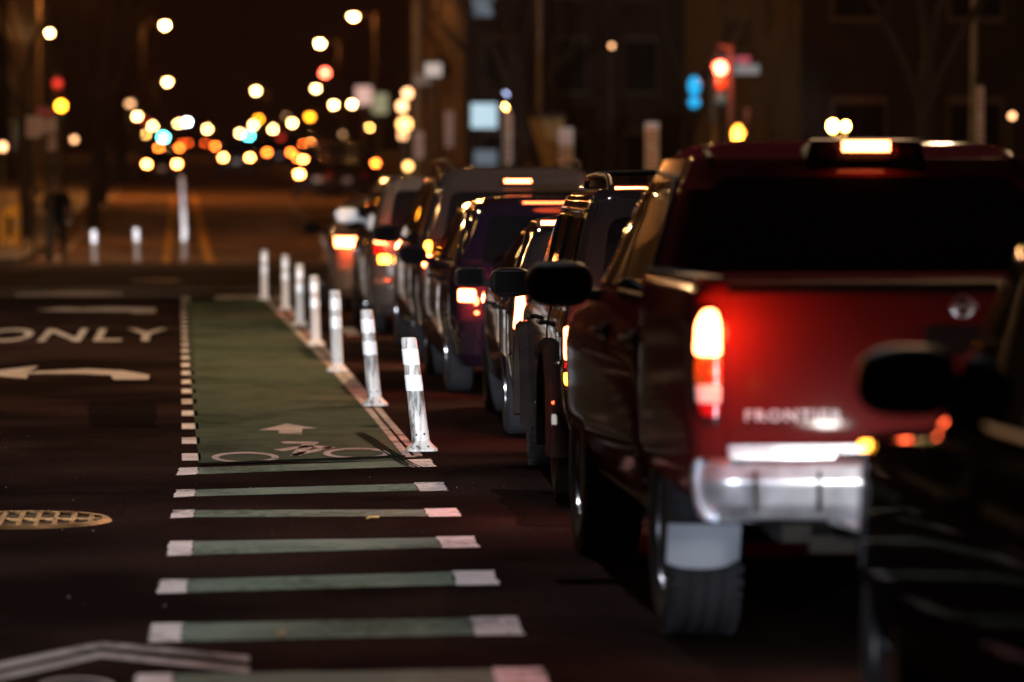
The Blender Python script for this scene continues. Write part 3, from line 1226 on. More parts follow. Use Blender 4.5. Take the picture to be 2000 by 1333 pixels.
    if spec.get('bumper'):
        (z0, z1, out_, mm) = spec['bumper']
        w_ = lerp_keys(sh.keys, (z0 + z1) / 2)[2]
        k = .985
        pl_ = [(-w_ * .93, z0), (w_ * .93, z0), (w_ * .93, z1), (-w_ * .93, z1)]
        patch(f_rear(sh), pl_, out_, r=.03, rows=8, cols=26).build('bumper', mm, t, smooth=True)
    if spec.get('plate'):
        (px_, pz) = spec['plate']
        b = MB()
        y0 = sh.rear(px_, pz) - .022
        b.box(px_ - .155, px_ + .155, y0 - .012, y0 + .03, pz - .078, pz + .078)
        b.build('licence_plate', M['plate'], t)
    if spec.get('mirror'):
        (my, mz, ms) = spec['mirror']
        for sg in (-1, 1):
            mirror_part(t, sh.side(my, mz), my, mz + .02, sg, spec.get('mirror_mat', P), ms, spec.get('stalk', .08))
    if spec.get('rails'):
        (x_, y0, y1, zt) = spec['rails']
        for sg in (-1, 1):
            b = MB()
            b.tube([(sg * x_, y0, zt - .05), (sg * x_, y0 + .10, zt + .012), (sg * x_, y0 + .25, zt + .03), (sg * x_, (y0 + y1) / 2, zt + .04), (sg * x_, y1 - .25, zt + .03), (sg * x_, y1 - .1, zt + .012), (sg * x_, y1, zt - .05)], .016, 8)
            b.build('roof_rail', spec.get('rail_mat', M['trim']), t, smooth=True)
        for yy in spec.get('crossbars', []):
            b = MB()
            b.tube([(-x_, yy, zt + .045), (0, yy, zt + .06), (x_, yy, zt + .045)], .014, 8)
            b.build('roof_crossbar', M['trim'], t, smooth=True)
    # headlamps
    if spec.get('head'):
        (x0, x1, z0, z1) = spec['head']
        for sg in (-1, 1):
            patch(f_front(sh), [(sg * x0, z0), (sg * x1, z0 + .02), (sg * x1, z1), (sg * x0, z1 - .02)], .014, r=.04, rows=6, cols=8).build('headlight', M['head'], t, smooth=True)
            xm, zm = sg * (x0 + x1) / 2, (z0 + z1) / 2
            yl = sh.front(xm, zm) + .07
            if spec.get('beam', 0):
                lamp('SPOT', 'headlight_beam', (xm, yl, zm), spec['beam'], (1.0, .93, .86), .06, t, angle=R(spec.get('beam_angle', 95)), blend=.8, target=(xm + spec.get('aim', 0), yl + 3, zm - spec.get('dip', .35)))
    return t, sh


# common profile helpers: keys are (z, tail y, nose y, half width)
def suv_keys(L, W, H, tail=.28, roofin=.20, hood=.98, cowl=1.0, nose=1.0, bump=.62, belt=1.0):
    h = W / 2
    return [(.24, .10, L - .14, h * .90), (.34, .03, L - .04, h * .97), (bump - .04, 0, L, h), (bump, .015, L, h * 1.0), (bump + .03, .05, L - .01, h), (belt - .14, .06, L - .06, h * 1.0),
            (belt - .04, .075, L - .16, h * .985), (hood, .085, L - cowl, h * .965), (hood + .06, .10, L - cowl - .16, h * .95),
            (H - .22, .06 + tail, L - cowl - .85, h * .80), (H - .07, .10 + tail + .04, L - cowl - 1.08, h * .735), (H - .03, .18 + tail, L - cowl - 1.2, h * .66)]


paint_truck = mat('dark_red_paint', (0.074, 0.0095, 0.0090), rough=.55, metal=.0, coat=.22, var=.05, scale=3, spec=0.0)
paint_truck.node_tree.nodes['Principled BSDF'].inputs['Coat Roughness'].default_value = .09
worn_black = mat('dull_black_paint', (0.006, 0.006, 0.006), rough=.5, coat=.2, spec=0.0, var=.1)
black_paint = paint('black_paint', (0.016, 0.013, 0.013), metal=.0, rough=.35)
grey_paint = paint('dark_grey_paint', (0.022, 0.018, 0.018), metal=.1, rough=.3)
silver_paint = paint('silver_paint', (0.075, 0.065, 0.06), metal=.8, rough=.28)
tan_paint = paint('beige_paint', (0.13, 0.085, 0.055), metal=.5, rough=.3)
neon_tint_paint = paint('neon_tinted_black', (0.009, 0.005, 0.012), metal=.1, rough=.25)  # near-black body, its faint violet a neon reflection put into the paint
blue_paint = paint('navy_paint', (0.012, 0.014, 0.05), metal=.4, rough=.25)

# ---- the pickup
def make_truck():
    X, D = 2.66, 12.92
    t = empty('pickup_truck', (X, D, 0), 'dark red pickup truck with chrome rear bumper and lit brake lamps, its tailgate lettered', 'pickup truck', 'cars queueing in the traffic lane', R(-0.4))
    P = paint_truck
    cab = Shell([(.42, 1.80, 5.02, .84), (.50, 1.79, 5.12, .88), (.62, 1.785, 5.18, .915), (.95, 1.785, 5.16, .925), (1.04, 1.785, 5.05, .915), (1.10, 1.785, 4.7, .905), (1.16, 1.79, 4.0, .89), (1.22, 1.80, 3.86, .875),
                 (1.66, 1.90, 3.25, .735), (1.77, 1.98, 3.08, .685), (1.815, 2.12, 2.95, .62)], rr=.13, rf=.30, bow=.03, taper=.03, crown=.03, smooth=1)
    body = cab.mesh().build('cab', P, t, smooth=True)
    ax = (1.18, 4.38)
    wr, ww = .385, .265
    cs = [MB().lathe([(.47, min(sg * 1.1, sg * .62)), (.47, max(sg * 1.1, sg * .62))], 40, axis='x', c=(0, ax[1], wr)) for sg in (-1, 1)]
    cut(body, cs)
    bed = Shell([(.57, .05, 1.74, .87), (.61, .03, 1.745, .905), (.68, .012, 1.75, .922), (.84, .0, 1.75, .928), (1.20, .0, 1.75, .925), (1.30, .012, 1.745, .91), (1.33, .03, 1.74, .895)], rr=.10, rf=.05, bow=.03, taper=.01, crown=.004, smooth=0)
    bo = bed.mesh().build('bed', P, t, smooth=True)
    cs = [MB().lathe([(.485, min(sg * 1.1, sg * .60)), (.485, max(sg * 1.1, sg * .60))], 44, axis='x', c=(0, ax[0], wr)) for sg in (-1, 1)]
    cs.append(MB().box(-.78, .78, .07, 1.68, .80, 1.6))
    cs.append(MB().box(-.80, .80, -.2, 1.69, .40, .64))
    cut(bo, cs)
    # bed rail caps
    b = MB()
    for sg in (-1, 1):
        b = MB()
        b.box(min(sg * .80, sg * .905), max(sg * .80, sg * .905), .10, 1.72, 1.331, 1.352)
        b.build('bed_rail_cap', M['trim'], t)
    # tailgate: slab with a raised top edge, a lower step and a handle
    fr = f_rear(bed)
    tg = patch(fr, [(-.80, .785), (.80, .785), (.80, 1.335), (-.80, 1.335)], .022, r=.02, rows=22, cols=24)
    tgo = tg.build('tailgate', P, t, smooth=True)
    patch(lambda u, v, off: (u, bed.rear(u, v) - .022 - off, v), [(-.80, 1.30), (.80, 1.30), (.80, 1.338), (-.80, 1.338)], .012, r=.012, rows=6, cols=24).build('tailgate_cap', M['trim'], tgo, smooth=True)
    patch(lambda u, v, off: (u, bed.rear(u, v) - .022 - off, v), [(-.13, 1.09), (.13, 1.09), (.13, 1.19), (-.13, 1.19)], .010, r=.02, rows=6, cols=8).build('handle', M['trim'], tgo, smooth=True)
    patch(lambda u, v, off: (u, bed.rear(u, v) - .022 - off, v), [(-.78, .845), (.78, .845), (.78, .855), (-.78, .855)], .004, r=0, rows=2, cols=20).build('crease', P, tgo, smooth=True)
    # round emblem
    em = MB()
    em.lathe([(.036, -.008), (.04, -.016), (.033, -.018), (.031, -.008)], 32, axis='y', c=(0, bed.rear(0, 1.255) - .016, 1.255), close=False)
    em.box(-.048, .048, bed.rear(0, 1.255) - .040, bed.rear(0, 1.255) - .022, 1.249, 1.261)
    em.build('emblem', M['chrome'], tgo, smooth=True)
    # raised lettering
    cu_ = bpy.data.curves.new('letters', 'FONT')
    cu_.body = 'FRONTIER'
    cu_.size = .052
    cu_.extrude = .004
    cu_.space_character = 1.25
    cu_.offset = .0016
    to_ = bpy.data.objects.new('l', cu_)
    COL.objects.link(to_)
    d = bpy.context.evaluated_depsgraph_get()
    lm = bpy.data.meshes.new_from_object(to_.evaluated_get(d))
    bpy.data.objects.remove(to_)
    wmax = max(v.co.x for v in lm.vertices)
    for v in lm.vertices:
        u = -.748 + v.co.x / wmax * .335
        v.co = Vector((u, bed.rear(u, .88) - .028 - v.co.z, .866 + v.co.y))
    lm.materials.clear()
    lm.materials.append(M['letter'])
    lo = bpy.data.objects.new('lettering', lm)
    COL.objects.link(lo)
    lo.parent = tgo
    # tail lamps: lit brake lens above amber ring, clear lens and red foot
    for sg in (-1, 1):
        def q(a, b_, c, e, top=0.0):
            return [(sg * a, c), (sg * b_, c), (sg * (b_ - top), e), (sg * (a + top), e)]
        hs = patch(fr, [(sg * .918, .93), (sg * .885, .868), (sg * .832, .868), (sg * .820, .90), (sg * .820, 1.20), (sg * .835, 1.255), (sg * .89, 1.255), (sg * .915, 1.20)], .012, r=.02, rows=16, cols=8).build('tail_lamp', M['trim'], t, smooth=True)
        patch(fr, [(sg * .910, 1.085), (sg * .826, 1.085), (sg * .828, 1.20), (sg * .842, 1.245), (sg * .880, 1.245), (sg * .905, 1.20)], .024, r=.02, rows=12, cols=8).build('brake_lens', M['brake'], hs, smooth=True)
        lamp('POINT', 'brake_glow', (sg * .86, -.15, 1.16), 17, (1, .10, .03), .05, t)
        patch(fr, [(sg * .910, 1.082), (sg * .826, 1.082), (sg * .826, .990), (sg * .910, .990)], .022, r=.008, rows=8, cols=8).build('turn_lens', M['lens_amber'], hs, smooth=True)
        rg = MB()
        rg.lathe([(.020, 0), (.030, -.008), (.036, 0)], 24, axis='y', c=(sg * .856, bed.rear(.856, 1.035) - .023, 1.035), close=False)
        rg.build('turn_reflector', M['lens_red_off'], hs, smooth=True)
        patch(fr, [(sg * .908, .987), (sg * .826, .987), (sg * .826, .925), (sg * .905, .925)], .022, r=.008, rows=6, cols=8).build('reversing_lens', M['lens_clear'], hs, smooth=True)
        patch(fr, [(sg * .904, .922), (sg * .826, .922), (sg * .832, .878), (sg * .885, .878)], .021, r=.008, rows=6, cols=8).build('reflector_lens', M['lens_red_off'], hs, smooth=True)
    # chrome bumper with licence plate recess, black step pad on top
    bs = Shell([(.515, .02, .12, .84), (.53, -.035, .13, .885), (.58, -.075, .14, .905), (.66, -.09, .14, .915), (.715, -.075, .14, .91), (.735, -.05, .13, .90)], rr=.16, rf=.03, bow=.075, taper=.0, crown=.002, smooth=0, nlev=10)
    bm_ = bs.mesh().build('rear_bumper', M['chrome'], t, smooth=True)
    cut(bm_, [MB().box(-.43, .43, -.3, .03, .545, .70)], M['chrome'])
    b = MB()
    b.box(-.40, .40, -.035, .05, .737, .752)
    sp = b.build('step_pad', M['trim'], bm_)
    for sg in (-1, 1):
        b = MB()
        vs = []
        b.box(min(sg * .44, sg * .80), max(sg * .44, sg * .80), -.03, .05, .738, .753)
        b.build('step_pad', M['chrome'], bm_)
    patch(fr, [(-.80, .755), (.80, .755), (.80, .782), (-.80, .782)], .02, r=.005, rows=3, cols=20).build('sill_strip', M['chrome'], bm_, smooth=True)
    for sg in (-1, 1):
        b = MB()
        for xx in (.50, .72):
            b.box(sg * xx - .004, sg * xx + .004, -.088, -.06, .56, .70)
            b.build('bumper_seam', M['trim'], bm_)
            b = MB()
    b = MB()
    b.box(-.156, .156, -.005, .006, .560, .685)
    b.build('licence_plate', M['plate'], bm_)
    for sg in (-1, 1):
        b = MB()
        b.box(sg * .345 - .045, sg * .345 + .045, -.012, .035, .570, .690)
        b2 = b.build('recess_panel', M['silver_guard'], bm_)
        b = MB()
        b.lathe([(.020, -.038), (.026, -.030)], 6, axis='y', c=(sg * .345, .02, .632))
        b.build('hex_socket', M['trim'], b2)
    b = MB()
    vs = [(-.46, .0, .545), (.46, .0, .545), (.40, -.13, .515), (-.40, -.13, .515), (-.46, .0, .515), (.46, .0, .515), (.38, -.11, .495), (-.38, -.11, .495)]
    b.add(vs, [(0, 1, 2, 3), (4, 7, 6, 5), (0, 3, 7, 4), (3, 2, 6, 7), (2, 1, 5, 6), (1, 0, 4, 5)])
    b.build('plate_scoop', M['chrome'], bm_)
    # hitch, spare wheel carrier, axle, exhaust under the bed
    b = MB()
    b.box(-.50, -.02, .12, .18, .40, .46)
    b.box(-.26, -.16, .05, .20, .33, .40)
    b.tube([(-.21, .05, .37), (-.21, .02, .30)], .02, 8)
    b.build('hitch', M['trim'], t)
    b = MB()
    b.tube([(-.75, ax[0], wr), (.75, ax[0], wr)], .05, 10)
    b.ball((0.08, ax[0], wr), .14, 8)
    b.tube([(.45, .25, .40), (.45, 1.8, .42)], .035, 10)
    b.lathe([(.001, -.09), (.34, -.09), (.38, 0), (.34, .09), (.001, .09)], 28, axis='z', c=(0, .55, .52))
    b.box(-.60, -.50, .1, 4.9, .44, .56)
    b.box(.50, .60, .1, 4.9, .44, .56)
    b.box(-.84, .84, 1.6, 4.0, .40, .50)
    b.build('underbody', M['trim'], t)
    # wheels and pale splash guards behind the rear wheels
    for ya in ax:
        for sg in (-1, 1):
            wheel(t, sg * (.925 - ww / 2 - .03), ya, wr, ww, sg, True)
    for sg in (-1, 1):
        b = MB()
        vs, fs = [], []
        n = 9
        for i in range(n):
            tt = i / (n - 1)
            a = R(200 + 26 * tt)
            for j in range(6):
                u = j / 5
                xx = .665 + .26 * u
                drop = .165 - .05 * (abs(u - .55) * 1.6) ** 3
                vs.append((sg * (xx), ax[0] - .515 + .05 * tt + .03 * u * u, .455 - drop * tt))
        for i in range(n - 1):
            for j in range(5):
                fs.append((i * 6 + j, i * 6 + j + 1, (i + 1) * 6 + j + 1, (i + 1) * 6 + j))
        k = len(vs)
        vs2 = [(v[0], v[1] - .018, v[2]) for v in vs]
        b.add(vs, fs)
        b.add(vs2, fs)
        rim = [j for j in range(6)] + [i * 6 + 5 for i in range(1, n)] + [(n - 1) * 6 + j for j in range(4, -1, -1)] + [i * 6 for i in range(n - 2, 0, -1)]
        b.add(vs + vs2, [(a_, c_, c_ + k, a_ + k) for a_, c_ in zip(rim, rim[1:] + rim[:1])])
        b.build('splash_guard', M['silver_guard'], t, smooth=True)
    # doors, glass
    for (pts, (hy, hz)) in (([(1.90, .52), (2.74, .50), (2.74, 1.20), (1.86, 1.20)], (2.02, 1.06)), ([(2.76, .50), (3.72, .50), (3.82, .62), (3.82, 1.20), (2.76, 1.20)], (2.93, 1.06))):
        for sg in (-1, 1):
            d_ = patch(f_side(cab, sg), pts, .006, r=.06, rows=18, cols=10).build('door', P, t, smooth=True)
            hb = MB()
            hx = cab.side(hy, hz)
            hb.box(min(sg * hx, sg * (hx + .02)), max(sg * hx, sg * (hx + .02)), hy - .12, hy + .12, hz - .035, hz + .035)
            hb.tube([(sg * (hx + .02), hy - .11, hz + .005), (sg * (hx + .05), hy - .05, hz + .005), (sg * (hx + .05), hy + .05, hz + .005), (sg * (hx + .02), hy + .11, hz + .005)], .015, 8)
            hb.build('handle', M['trim'], d_, smooth=True)
    for pts in ([(1.98, 1.25), (2.70, 1.25), (2.70, 1.68), (2.10, 1.68)], [(2.78, 1.25), (3.70, 1.25), (3.22, 1.66), (2.78, 1.68)]):
        for sg in (-1, 1):
            patch(f_side(cab, sg), pts, .010, r=.05, rows=14, cols=10).build('side_window', M['glass'], t, smooth=True)
    for sg in (-1, 1):
        b = MB()
        pts = [(1.93, 1.235), (2.72, 1.235), (3.76, 1.235)]
        b.tube([(sg * (cab.side(y_, z_) + .012), y_, z_) for y_, z_ in pts], .010, 6)
        pts = [(1.94, 1.30), (2.05, 1.62), (2.14, 1.70), (2.7, 1.715), (3.15, 1.70), (3.5, 1.46)]
        b.tube([(sg * (cab.side(y_, z_) + .012), y_, z_) for y_, z_ in pts], .011, 6)
        b.build('window_trim', M['trim'], t, smooth=True)
    patch(f_rear(cab), [(-.72, 1.26), (.72, 1.26), (.60, 1.70), (-.60, 1.70)], .010, r=.09, rows=16, cols=16).build('rear_window', M['glass'], t, smooth=True)
    patch(f_front(cab), [(-.76, 1.26), (.76, 1.26), (.62, 1.70), (-.62, 1.70)], .010, r=.08, rows=12, cols=16).build('windshield', M['glass'], t, smooth=True)
    for sg in (-1, 1):
        mirror_part(t, .89, 3.42, 1.245, sg, M['trim'], 1.15, .06)
    # high brake lamp on the cab roof with cargo lamps beside it
    b = MB()
    vs = [(-.235, 1.93, 1.765), (.235, 1.93, 1.765), (.235, 2.12, 1.80), (-.235, 2.12, 1.80), (-.215, 1.925, 1.842), (.215, 1.925, 1.842), (.17, 2.20, 1.850), (-.17, 2.20, 1.850)]
    b.add(vs, [(0, 3, 2, 1), (4, 5, 6, 7), (0, 1, 5, 4), (1, 2, 6, 5), (2, 3, 7, 6), (3, 0, 4, 7)])
    hs = b.build('roof_lamp_housing', M['trim'], t, smooth=True)
    b = MB()
    for k in range(9):
        x0 = -.092 + k * .0205
        b.box(x0, x0 + .0195, 1.905, 1.922, 1.798, 1.838)
    b.build('high_brake_light', M['brake'], hs)
    for sg in (-1, 1):
        b = MB()
        b.box(sg * .15 - .035, sg * .15 + .035, 1.908, 1.922, 1.778, 1.812)
        b.build('cargo_light', M['lens_red_off'], hs)
    # roof seam strips
    for sg in (-1, 1):
        b = MB()
        b.tube([(sg * .60, 2.0 + k * .1, 1.79 + (.006 if 0 < k < 11 else -.02)) for k in range(12)], .010, 6)
        b.build('roof_seam', M['trim'], t, smooth=True)
    # nose: grille, headlamps, front bumper
    ff = f_front(cab)
    patch(ff, [(-.36, .72), (.36, .72), (.42, 1.0), (-.42, 1.0)], .015, r=.03, rows=6, cols=12).build('grille', M['chrome'], t, smooth=True)
    patch(ff, [(-.86, .44), (.86, .44), (.86, .66), (-.86, .66)], .05, r=.04, rows=6, cols=24).build('front_bumper', M['chrome'], t, smooth=True)
    for sg in (-1, 1):
        patch(ff, [(sg * .50, .74), (sg * .84, .76), (sg * .84, .98), (sg * .50, .96)], .014, r=.04, rows=6, cols=8).build('headlight', M['head'], t, smooth=True)
        lamp('SPOT', 'headlight_beam', (sg * .66, cab.front(.66, .85) + .07, .85), 9, (1.0, .93, .86), .06, t, angle=R(110), blend=.8, target=(sg * .66, 9.2, .55))
    return t


make_truck()

# ---- car behind the pickup (its nose, mirror and screen pillar show at the edge)
H0 = 1.70
k0 = suv_keys(4.6, 1.84, H0, tail=.35, hood=.985, cowl=1.15, belt=.96, bump=.55)
k0 = k0[:-3] + [(a, b_, c, .92 * f) for (a, b_, c, d_), f in zip(k0[-3:], (.885, .84, .76))]
make_car(dict(name='following_car', X=2.90, d=7.22, label='black car close behind the pickup truck, its headlights on the chrome bumper', cat='car',
              paint=worn_black, keys=k0, axles=(.85, 3.62), wr=.33, ww=.22, rf=.42, taper=.06, tread=True,
              doors=[([(1.25, .34), (2.22, .34), (2.22, .96), (1.45, .96)], (1.45, .86)), ([(2.24, .34), (3.15, .34), (3.25, .5), (3.25, .96), (2.24, .96)], (2.42, .86))],
              side_glass=[[(1.1, 1.08), (2.2, 1.08), (2.2, 1.52), (1.35, 1.52)], [(2.26, 1.08), (3.02, 1.08), (2.56, 1.48), (2.26, 1.52)]],
              glass_trim=[([(3.30, 1.07), (3.16, 1.16), (2.95, 1.28), (2.7, 1.42), (2.5, 1.54)], .016), ([(3.10, 1.06), (2.2, 1.06), (1.1, 1.06)], .008)], trim_mat=M['pillar_highlight'],
              rear_glass=[(-.66, 1.08), (.66, 1.08), (.60, 1.52), (-.60, 1.52)], windshield=[(-.76, 1.08), (.76, 1.08), (.68, 1.52), (-.68, 1.52)],
              rear_lamps=[([(.60, .72), (.82, .72), (.84, .90), (.62, .90)], M['lens_red_off'], 'tail_lamp')],
              side_lamps=[([(3.84, .895), (3.98, .885), (3.95, .912), (3.83, .92)], M['amber_on'])],
              mirror=(2.98, 1.12, 1.12), mirror_mat=M['trim'], stalk=.05, head=(.50, .72, .68, .79), beam=42, beam_angle=72, dip=.9, plate=(0, .50)))

# ---- black boxy SUV ahead of the pickup
flare = [(-12, .98), (15, 1.0), (38, 1.04), (62, 1.06), (66, 1.07), (114, 1.07), (118, 1.06), (142, 1.04), (165, 1.0), (192, .98)]
kj = [(.34, .10, 4.42, .78), (.42, .04, 4.5, .86), (.52, 0, 4.55, .89), (.64, .0, 4.56, .90), (.67, .05, 4.55, .90), (.90, .06, 4.48, .90), (.96, .065, 4.35, .89), (1.02, .07, 3.35, .875), (1.08, .09, 3.22, .865),
      (1.50, .26, 2.72, .765), (1.60, .30, 2.58, .73), (1.64, .36, 2.45, .68)]
make_car(dict(name='suv', X=2.80, d=19.05, yaw=-2.3, label='black boxy SUV with square wheel arches and roof rack, directly ahead of the pickup truck', cat='SUV',
              paint=black_paint, keys=kj, axles=(.98, 3.62), wr=.37, ww=.24, rr=.10, rf=.22, bow=.04, taper=.02, tread=True, smooth=0, crown=.03,
              flares=flare, flare_out=.05, flare_mat=mat('grey_arch_plastic', (0.024, 0.018, 0.016), rough=.36, coat=.25, spec=0.0),
              doors=[([(1.32, .62), (1.55, .48), (2.20, .48), (2.20, 1.02), (1.32, 1.02)], (1.42, .93)), ([(2.22, .48), (3.05, .48), (3.15, .62), (3.15, 1.02), (2.22, 1.02)], (2.36, .93))],
              side_glass=[[(.32, 1.07), (1.22, 1.07), (1.22, 1.50), (.46, 1.50)], [(1.30, 1.07), (2.14, 1.07), (2.14, 1.50), (1.30, 1.50)], [(2.22, 1.07), (3.10, 1.07), (2.72, 1.46), (2.22, 1.50)]],
              glass_r=.03, glass_trim=[([(.36, 1.535), (1.2, 1.54), (2.1, 1.54), (2.6, 1.51)], .012), ([(.24, 1.04), (1.2, 1.035), (2.2, 1.035), (3.15, 1.03)], .010), ([(1.26, 1.07), (1.26, 1.5)], .016), ([(2.18, 1.07), (2.18, 1.5)], .014)],
              rear_glass=[(-.70, 1.06), (.70, 1.06), (.64, 1.50), (-.64, 1.50)], windshield=[(-.74, 1.12), (.74, 1.12), (.64, 1.52), (-.64, 1.52)],
              rear_lamps=[([(.815, .78), (.878, .78), (.878, .955), (.815, .955)], M['brake'], 'tail_lamp'), ([(.815, .73), (.878, .73), (.878, .775), (.815, .775)], M['lens_red_off'], 'reflector_lens'), ([(.815, .655), (.876, .655), (.878, .725), (.815, .725)], M['amber_on'], 'turn_lens')],
              chmsl=(-.60, .60, 1.622, 1.656, .10, M['brake']), bumper=(.42, .63, .07, mat('bumper_plastic', (0.05, 0.04, 0.035), rough=.4, spec=.1)), plate=(0, .80),
              mirror=(2.98, 1.085, 1.0), mirror_mat=M['trim'], stalk=.05, rails=(.62, .45, 2.35, 1.68), crossbars=(.75, 2.0), head=(.50, .78, .70, .86), beam=7, handle_mat=M['trim']))

# ---- dark hatchback
k3 = [(.22, .12, 4.1, .78), (.32, .03, 4.2, .84), (.54, 0, 4.24, .87), (.60, .03, 4.23, .87), (.84, .08, 4.12, .87), (.90, .11, 3.95, .855), (.95, .14, 3.15, .84), (1.02, .19, 2.95, .82), (1.36, .52, 2.2, .66), (1.42, .62, 2.0, .60), (1.44, .70, 1.9, .54)]
make_car(dict(name='hatchback', X=2.99, d=24.75, yaw=-1.6, label='low black hatchback with tall narrow tail lamp, just beyond the boxy SUV', cat='car',
              paint=black_paint, keys=k3, axles=(.74, 3.30), wr=.31, ww=.2, rr=.2, rf=.4, taper=.05,
              doors=[([(.98, .34), (1.85, .34), (1.85, .94), (1.1, .94)], (1.15, .84)), ([(1.87, .34), (2.72, .34), (2.82, .5), (2.82, .94), (1.87, .94)], (2.0, .84))],
              side_glass=[[(.55, 1.02), (1.80, 1.0), (1.80, 1.32), (.95, 1.32)], [(1.88, 1.0), (2.72, 1.0), (2.2, 1.30), (1.88, 1.32)]],
              glass_trim=[([(.50, 1.0), (1.0, 1.30), (1.3, 1.36), (2.0, 1.36)], .010)],
              rear_glass=[(-.62, 1.0), (.62, 1.0), (.50, 1.32), (-.50, 1.32)], windshield=[(-.66, 1.02), (.66, 1.02), (.52, 1.34), (-.52, 1.34)],
              rear_lamps=[([(.765, .72), (.825, .72), (.80, .95), (.745, .95)], M['brake'], 'tail_lamp')],
              chmsl=(-.62, .14, 1.40, 1.428, -.06, M['brake']), plate=(0, .68), mirror=(2.55, .99, .9), head=(.45, .75, .58, .72), beam=7))

# ---- rounded wagon with arched side window
k4 = [(.22, .12, 4.2, .82), (.32, .03, 4.3, .88), (.60, 0, 4.34, .91), (.66, .03, 4.33, .91), (.90, .08, 4.22, .90), (.98, .10, 4.0, .885), (1.02, .12, 3.25, .87), (1.08, .15, 3.1, .86), (1.44, .34, 2.4, .71), (1.52, .42, 2.2, .65), (1.545, .55, 2.05, .58)]
make_car(dict(name='wagon', X=3.03, d=30.1, label='dark rounded wagon with an arched side window, just beyond the hatchback', cat='car',
              paint=neon_tint_paint, keys=k4, axles=(.80, 3.42), wr=.33, ww=.21, rr=.24, rf=.4, taper=.06, bow=.09,
              doors=[([(1.05, .34), (1.95, .34), (1.95, 1.0), (1.15, 1.0)], (1.2, .90)), ([(1.97, .34), (2.82, .34), (2.92, .5), (2.92, 1.0), (1.97, 1.0)], (2.12, .90))],
              side_glass=[[(.42, 1.06), (1.10, 1.06), (1.10, 1.38), (.72, 1.36)], [(1.18, 1.06), (1.92, 1.06), (1.92, 1.42), (1.18, 1.42)], [(1.99, 1.06), (2.85, 1.06), (2.35, 1.38), (1.99, 1.42)]],
              glass_trim=[([(.38, 1.05), (.50, 1.26), (.66, 1.38), (.80, 1.42), (1.0, 1.44), (1.9, 1.46), (2.4, 1.43)], .014), ([(.38, 1.04), (1.9, 1.04), (2.9, 1.04)], .010)],
              rear_glass=[(-.66, 1.04), (.66, 1.04), (.56, 1.42), (-.56, 1.42)], windshield=[(-.70, 1.08), (.70, 1.08), (.56, 1.46), (-.56, 1.46)],
              rear_lamps=[([(.70, .74), (.83, .74), (.83, .84), (.70, .84)], M['brake'], 'tail_lamp'), ([(.72, .85), (.83, .85), (.82, .95), (.73, .95)], M['lens_red_off'], 'reflector_lens')],
              chmsl=(-.30, .08, 1.515, 1.53, -.05, M['brake_soft']), plate=(0, .74), mirror=(2.62, 1.05, .95), head=(.48, .80, .62, .76), beam=7))

# ---- tall dark SUV
k5 = suv_keys(4.8, 1.94, 1.84, tail=.26, hood=1.08, cowl=1.0, belt=1.06, bump=.62)
make_car(dict(name='tall_suv', X=3.16, d=35.5, label='tall dark SUV with a wide brake bar under its roof, above the rounded wagon', cat='SUV',
              paint=grey_paint, keys=k5, axles=(.95, 3.82), wr=.38, ww=.24, rr=.16, rf=.3,
              doors=[([(1.25, .42), (2.2, .42), (2.2, 1.06), (1.35, 1.06)], (1.45, .98)), ([(2.22, .42), (3.15, .42), (3.25, .6), (3.25, 1.06), (2.22, 1.06)], (2.38, .98))],
              side_glass=[[(.40, 1.14), (1.25, 1.14), (1.25, 1.64), (.55, 1.64)], [(1.33, 1.14), (2.16, 1.14), (2.16, 1.66), (1.33, 1.66)], [(2.24, 1.14), (3.20, 1.14), (2.75, 1.60), (2.24, 1.66)]],
              glass_trim=[([(.36, 1.12), (.52, 1.66), (.7, 1.70), (2.2, 1.72), (2.7, 1.68)], .012)],
              rear_glass=[(-.72, 1.12), (.72, 1.12), (.62, 1.60), (-.62, 1.60)], windshield=[(-.76, 1.18), (.76, 1.18), (.64, 1.70), (-.64, 1.70)],
              rear_lamps=[([(.83, 1.04), (.90, 1.04), (.87, 1.14), (.82, 1.14)], M['amber_on'], 'turn_lens'), ([(.83, .90), (.905, .90), (.90, 1.02), (.83, 1.02)], M['brake'], 'tail_lamp')],
              chmsl=(-.125, .125, 1.685, 1.712, -.0, M['brake']), plate=(0, .88), mirror=(2.95, 1.16, 1.1), head=(.50, .84, .72, .90), beam=7, rails=(.62, .6, 3.0, 1.86), bumper=(.42, .60, .05, M['trim'])))

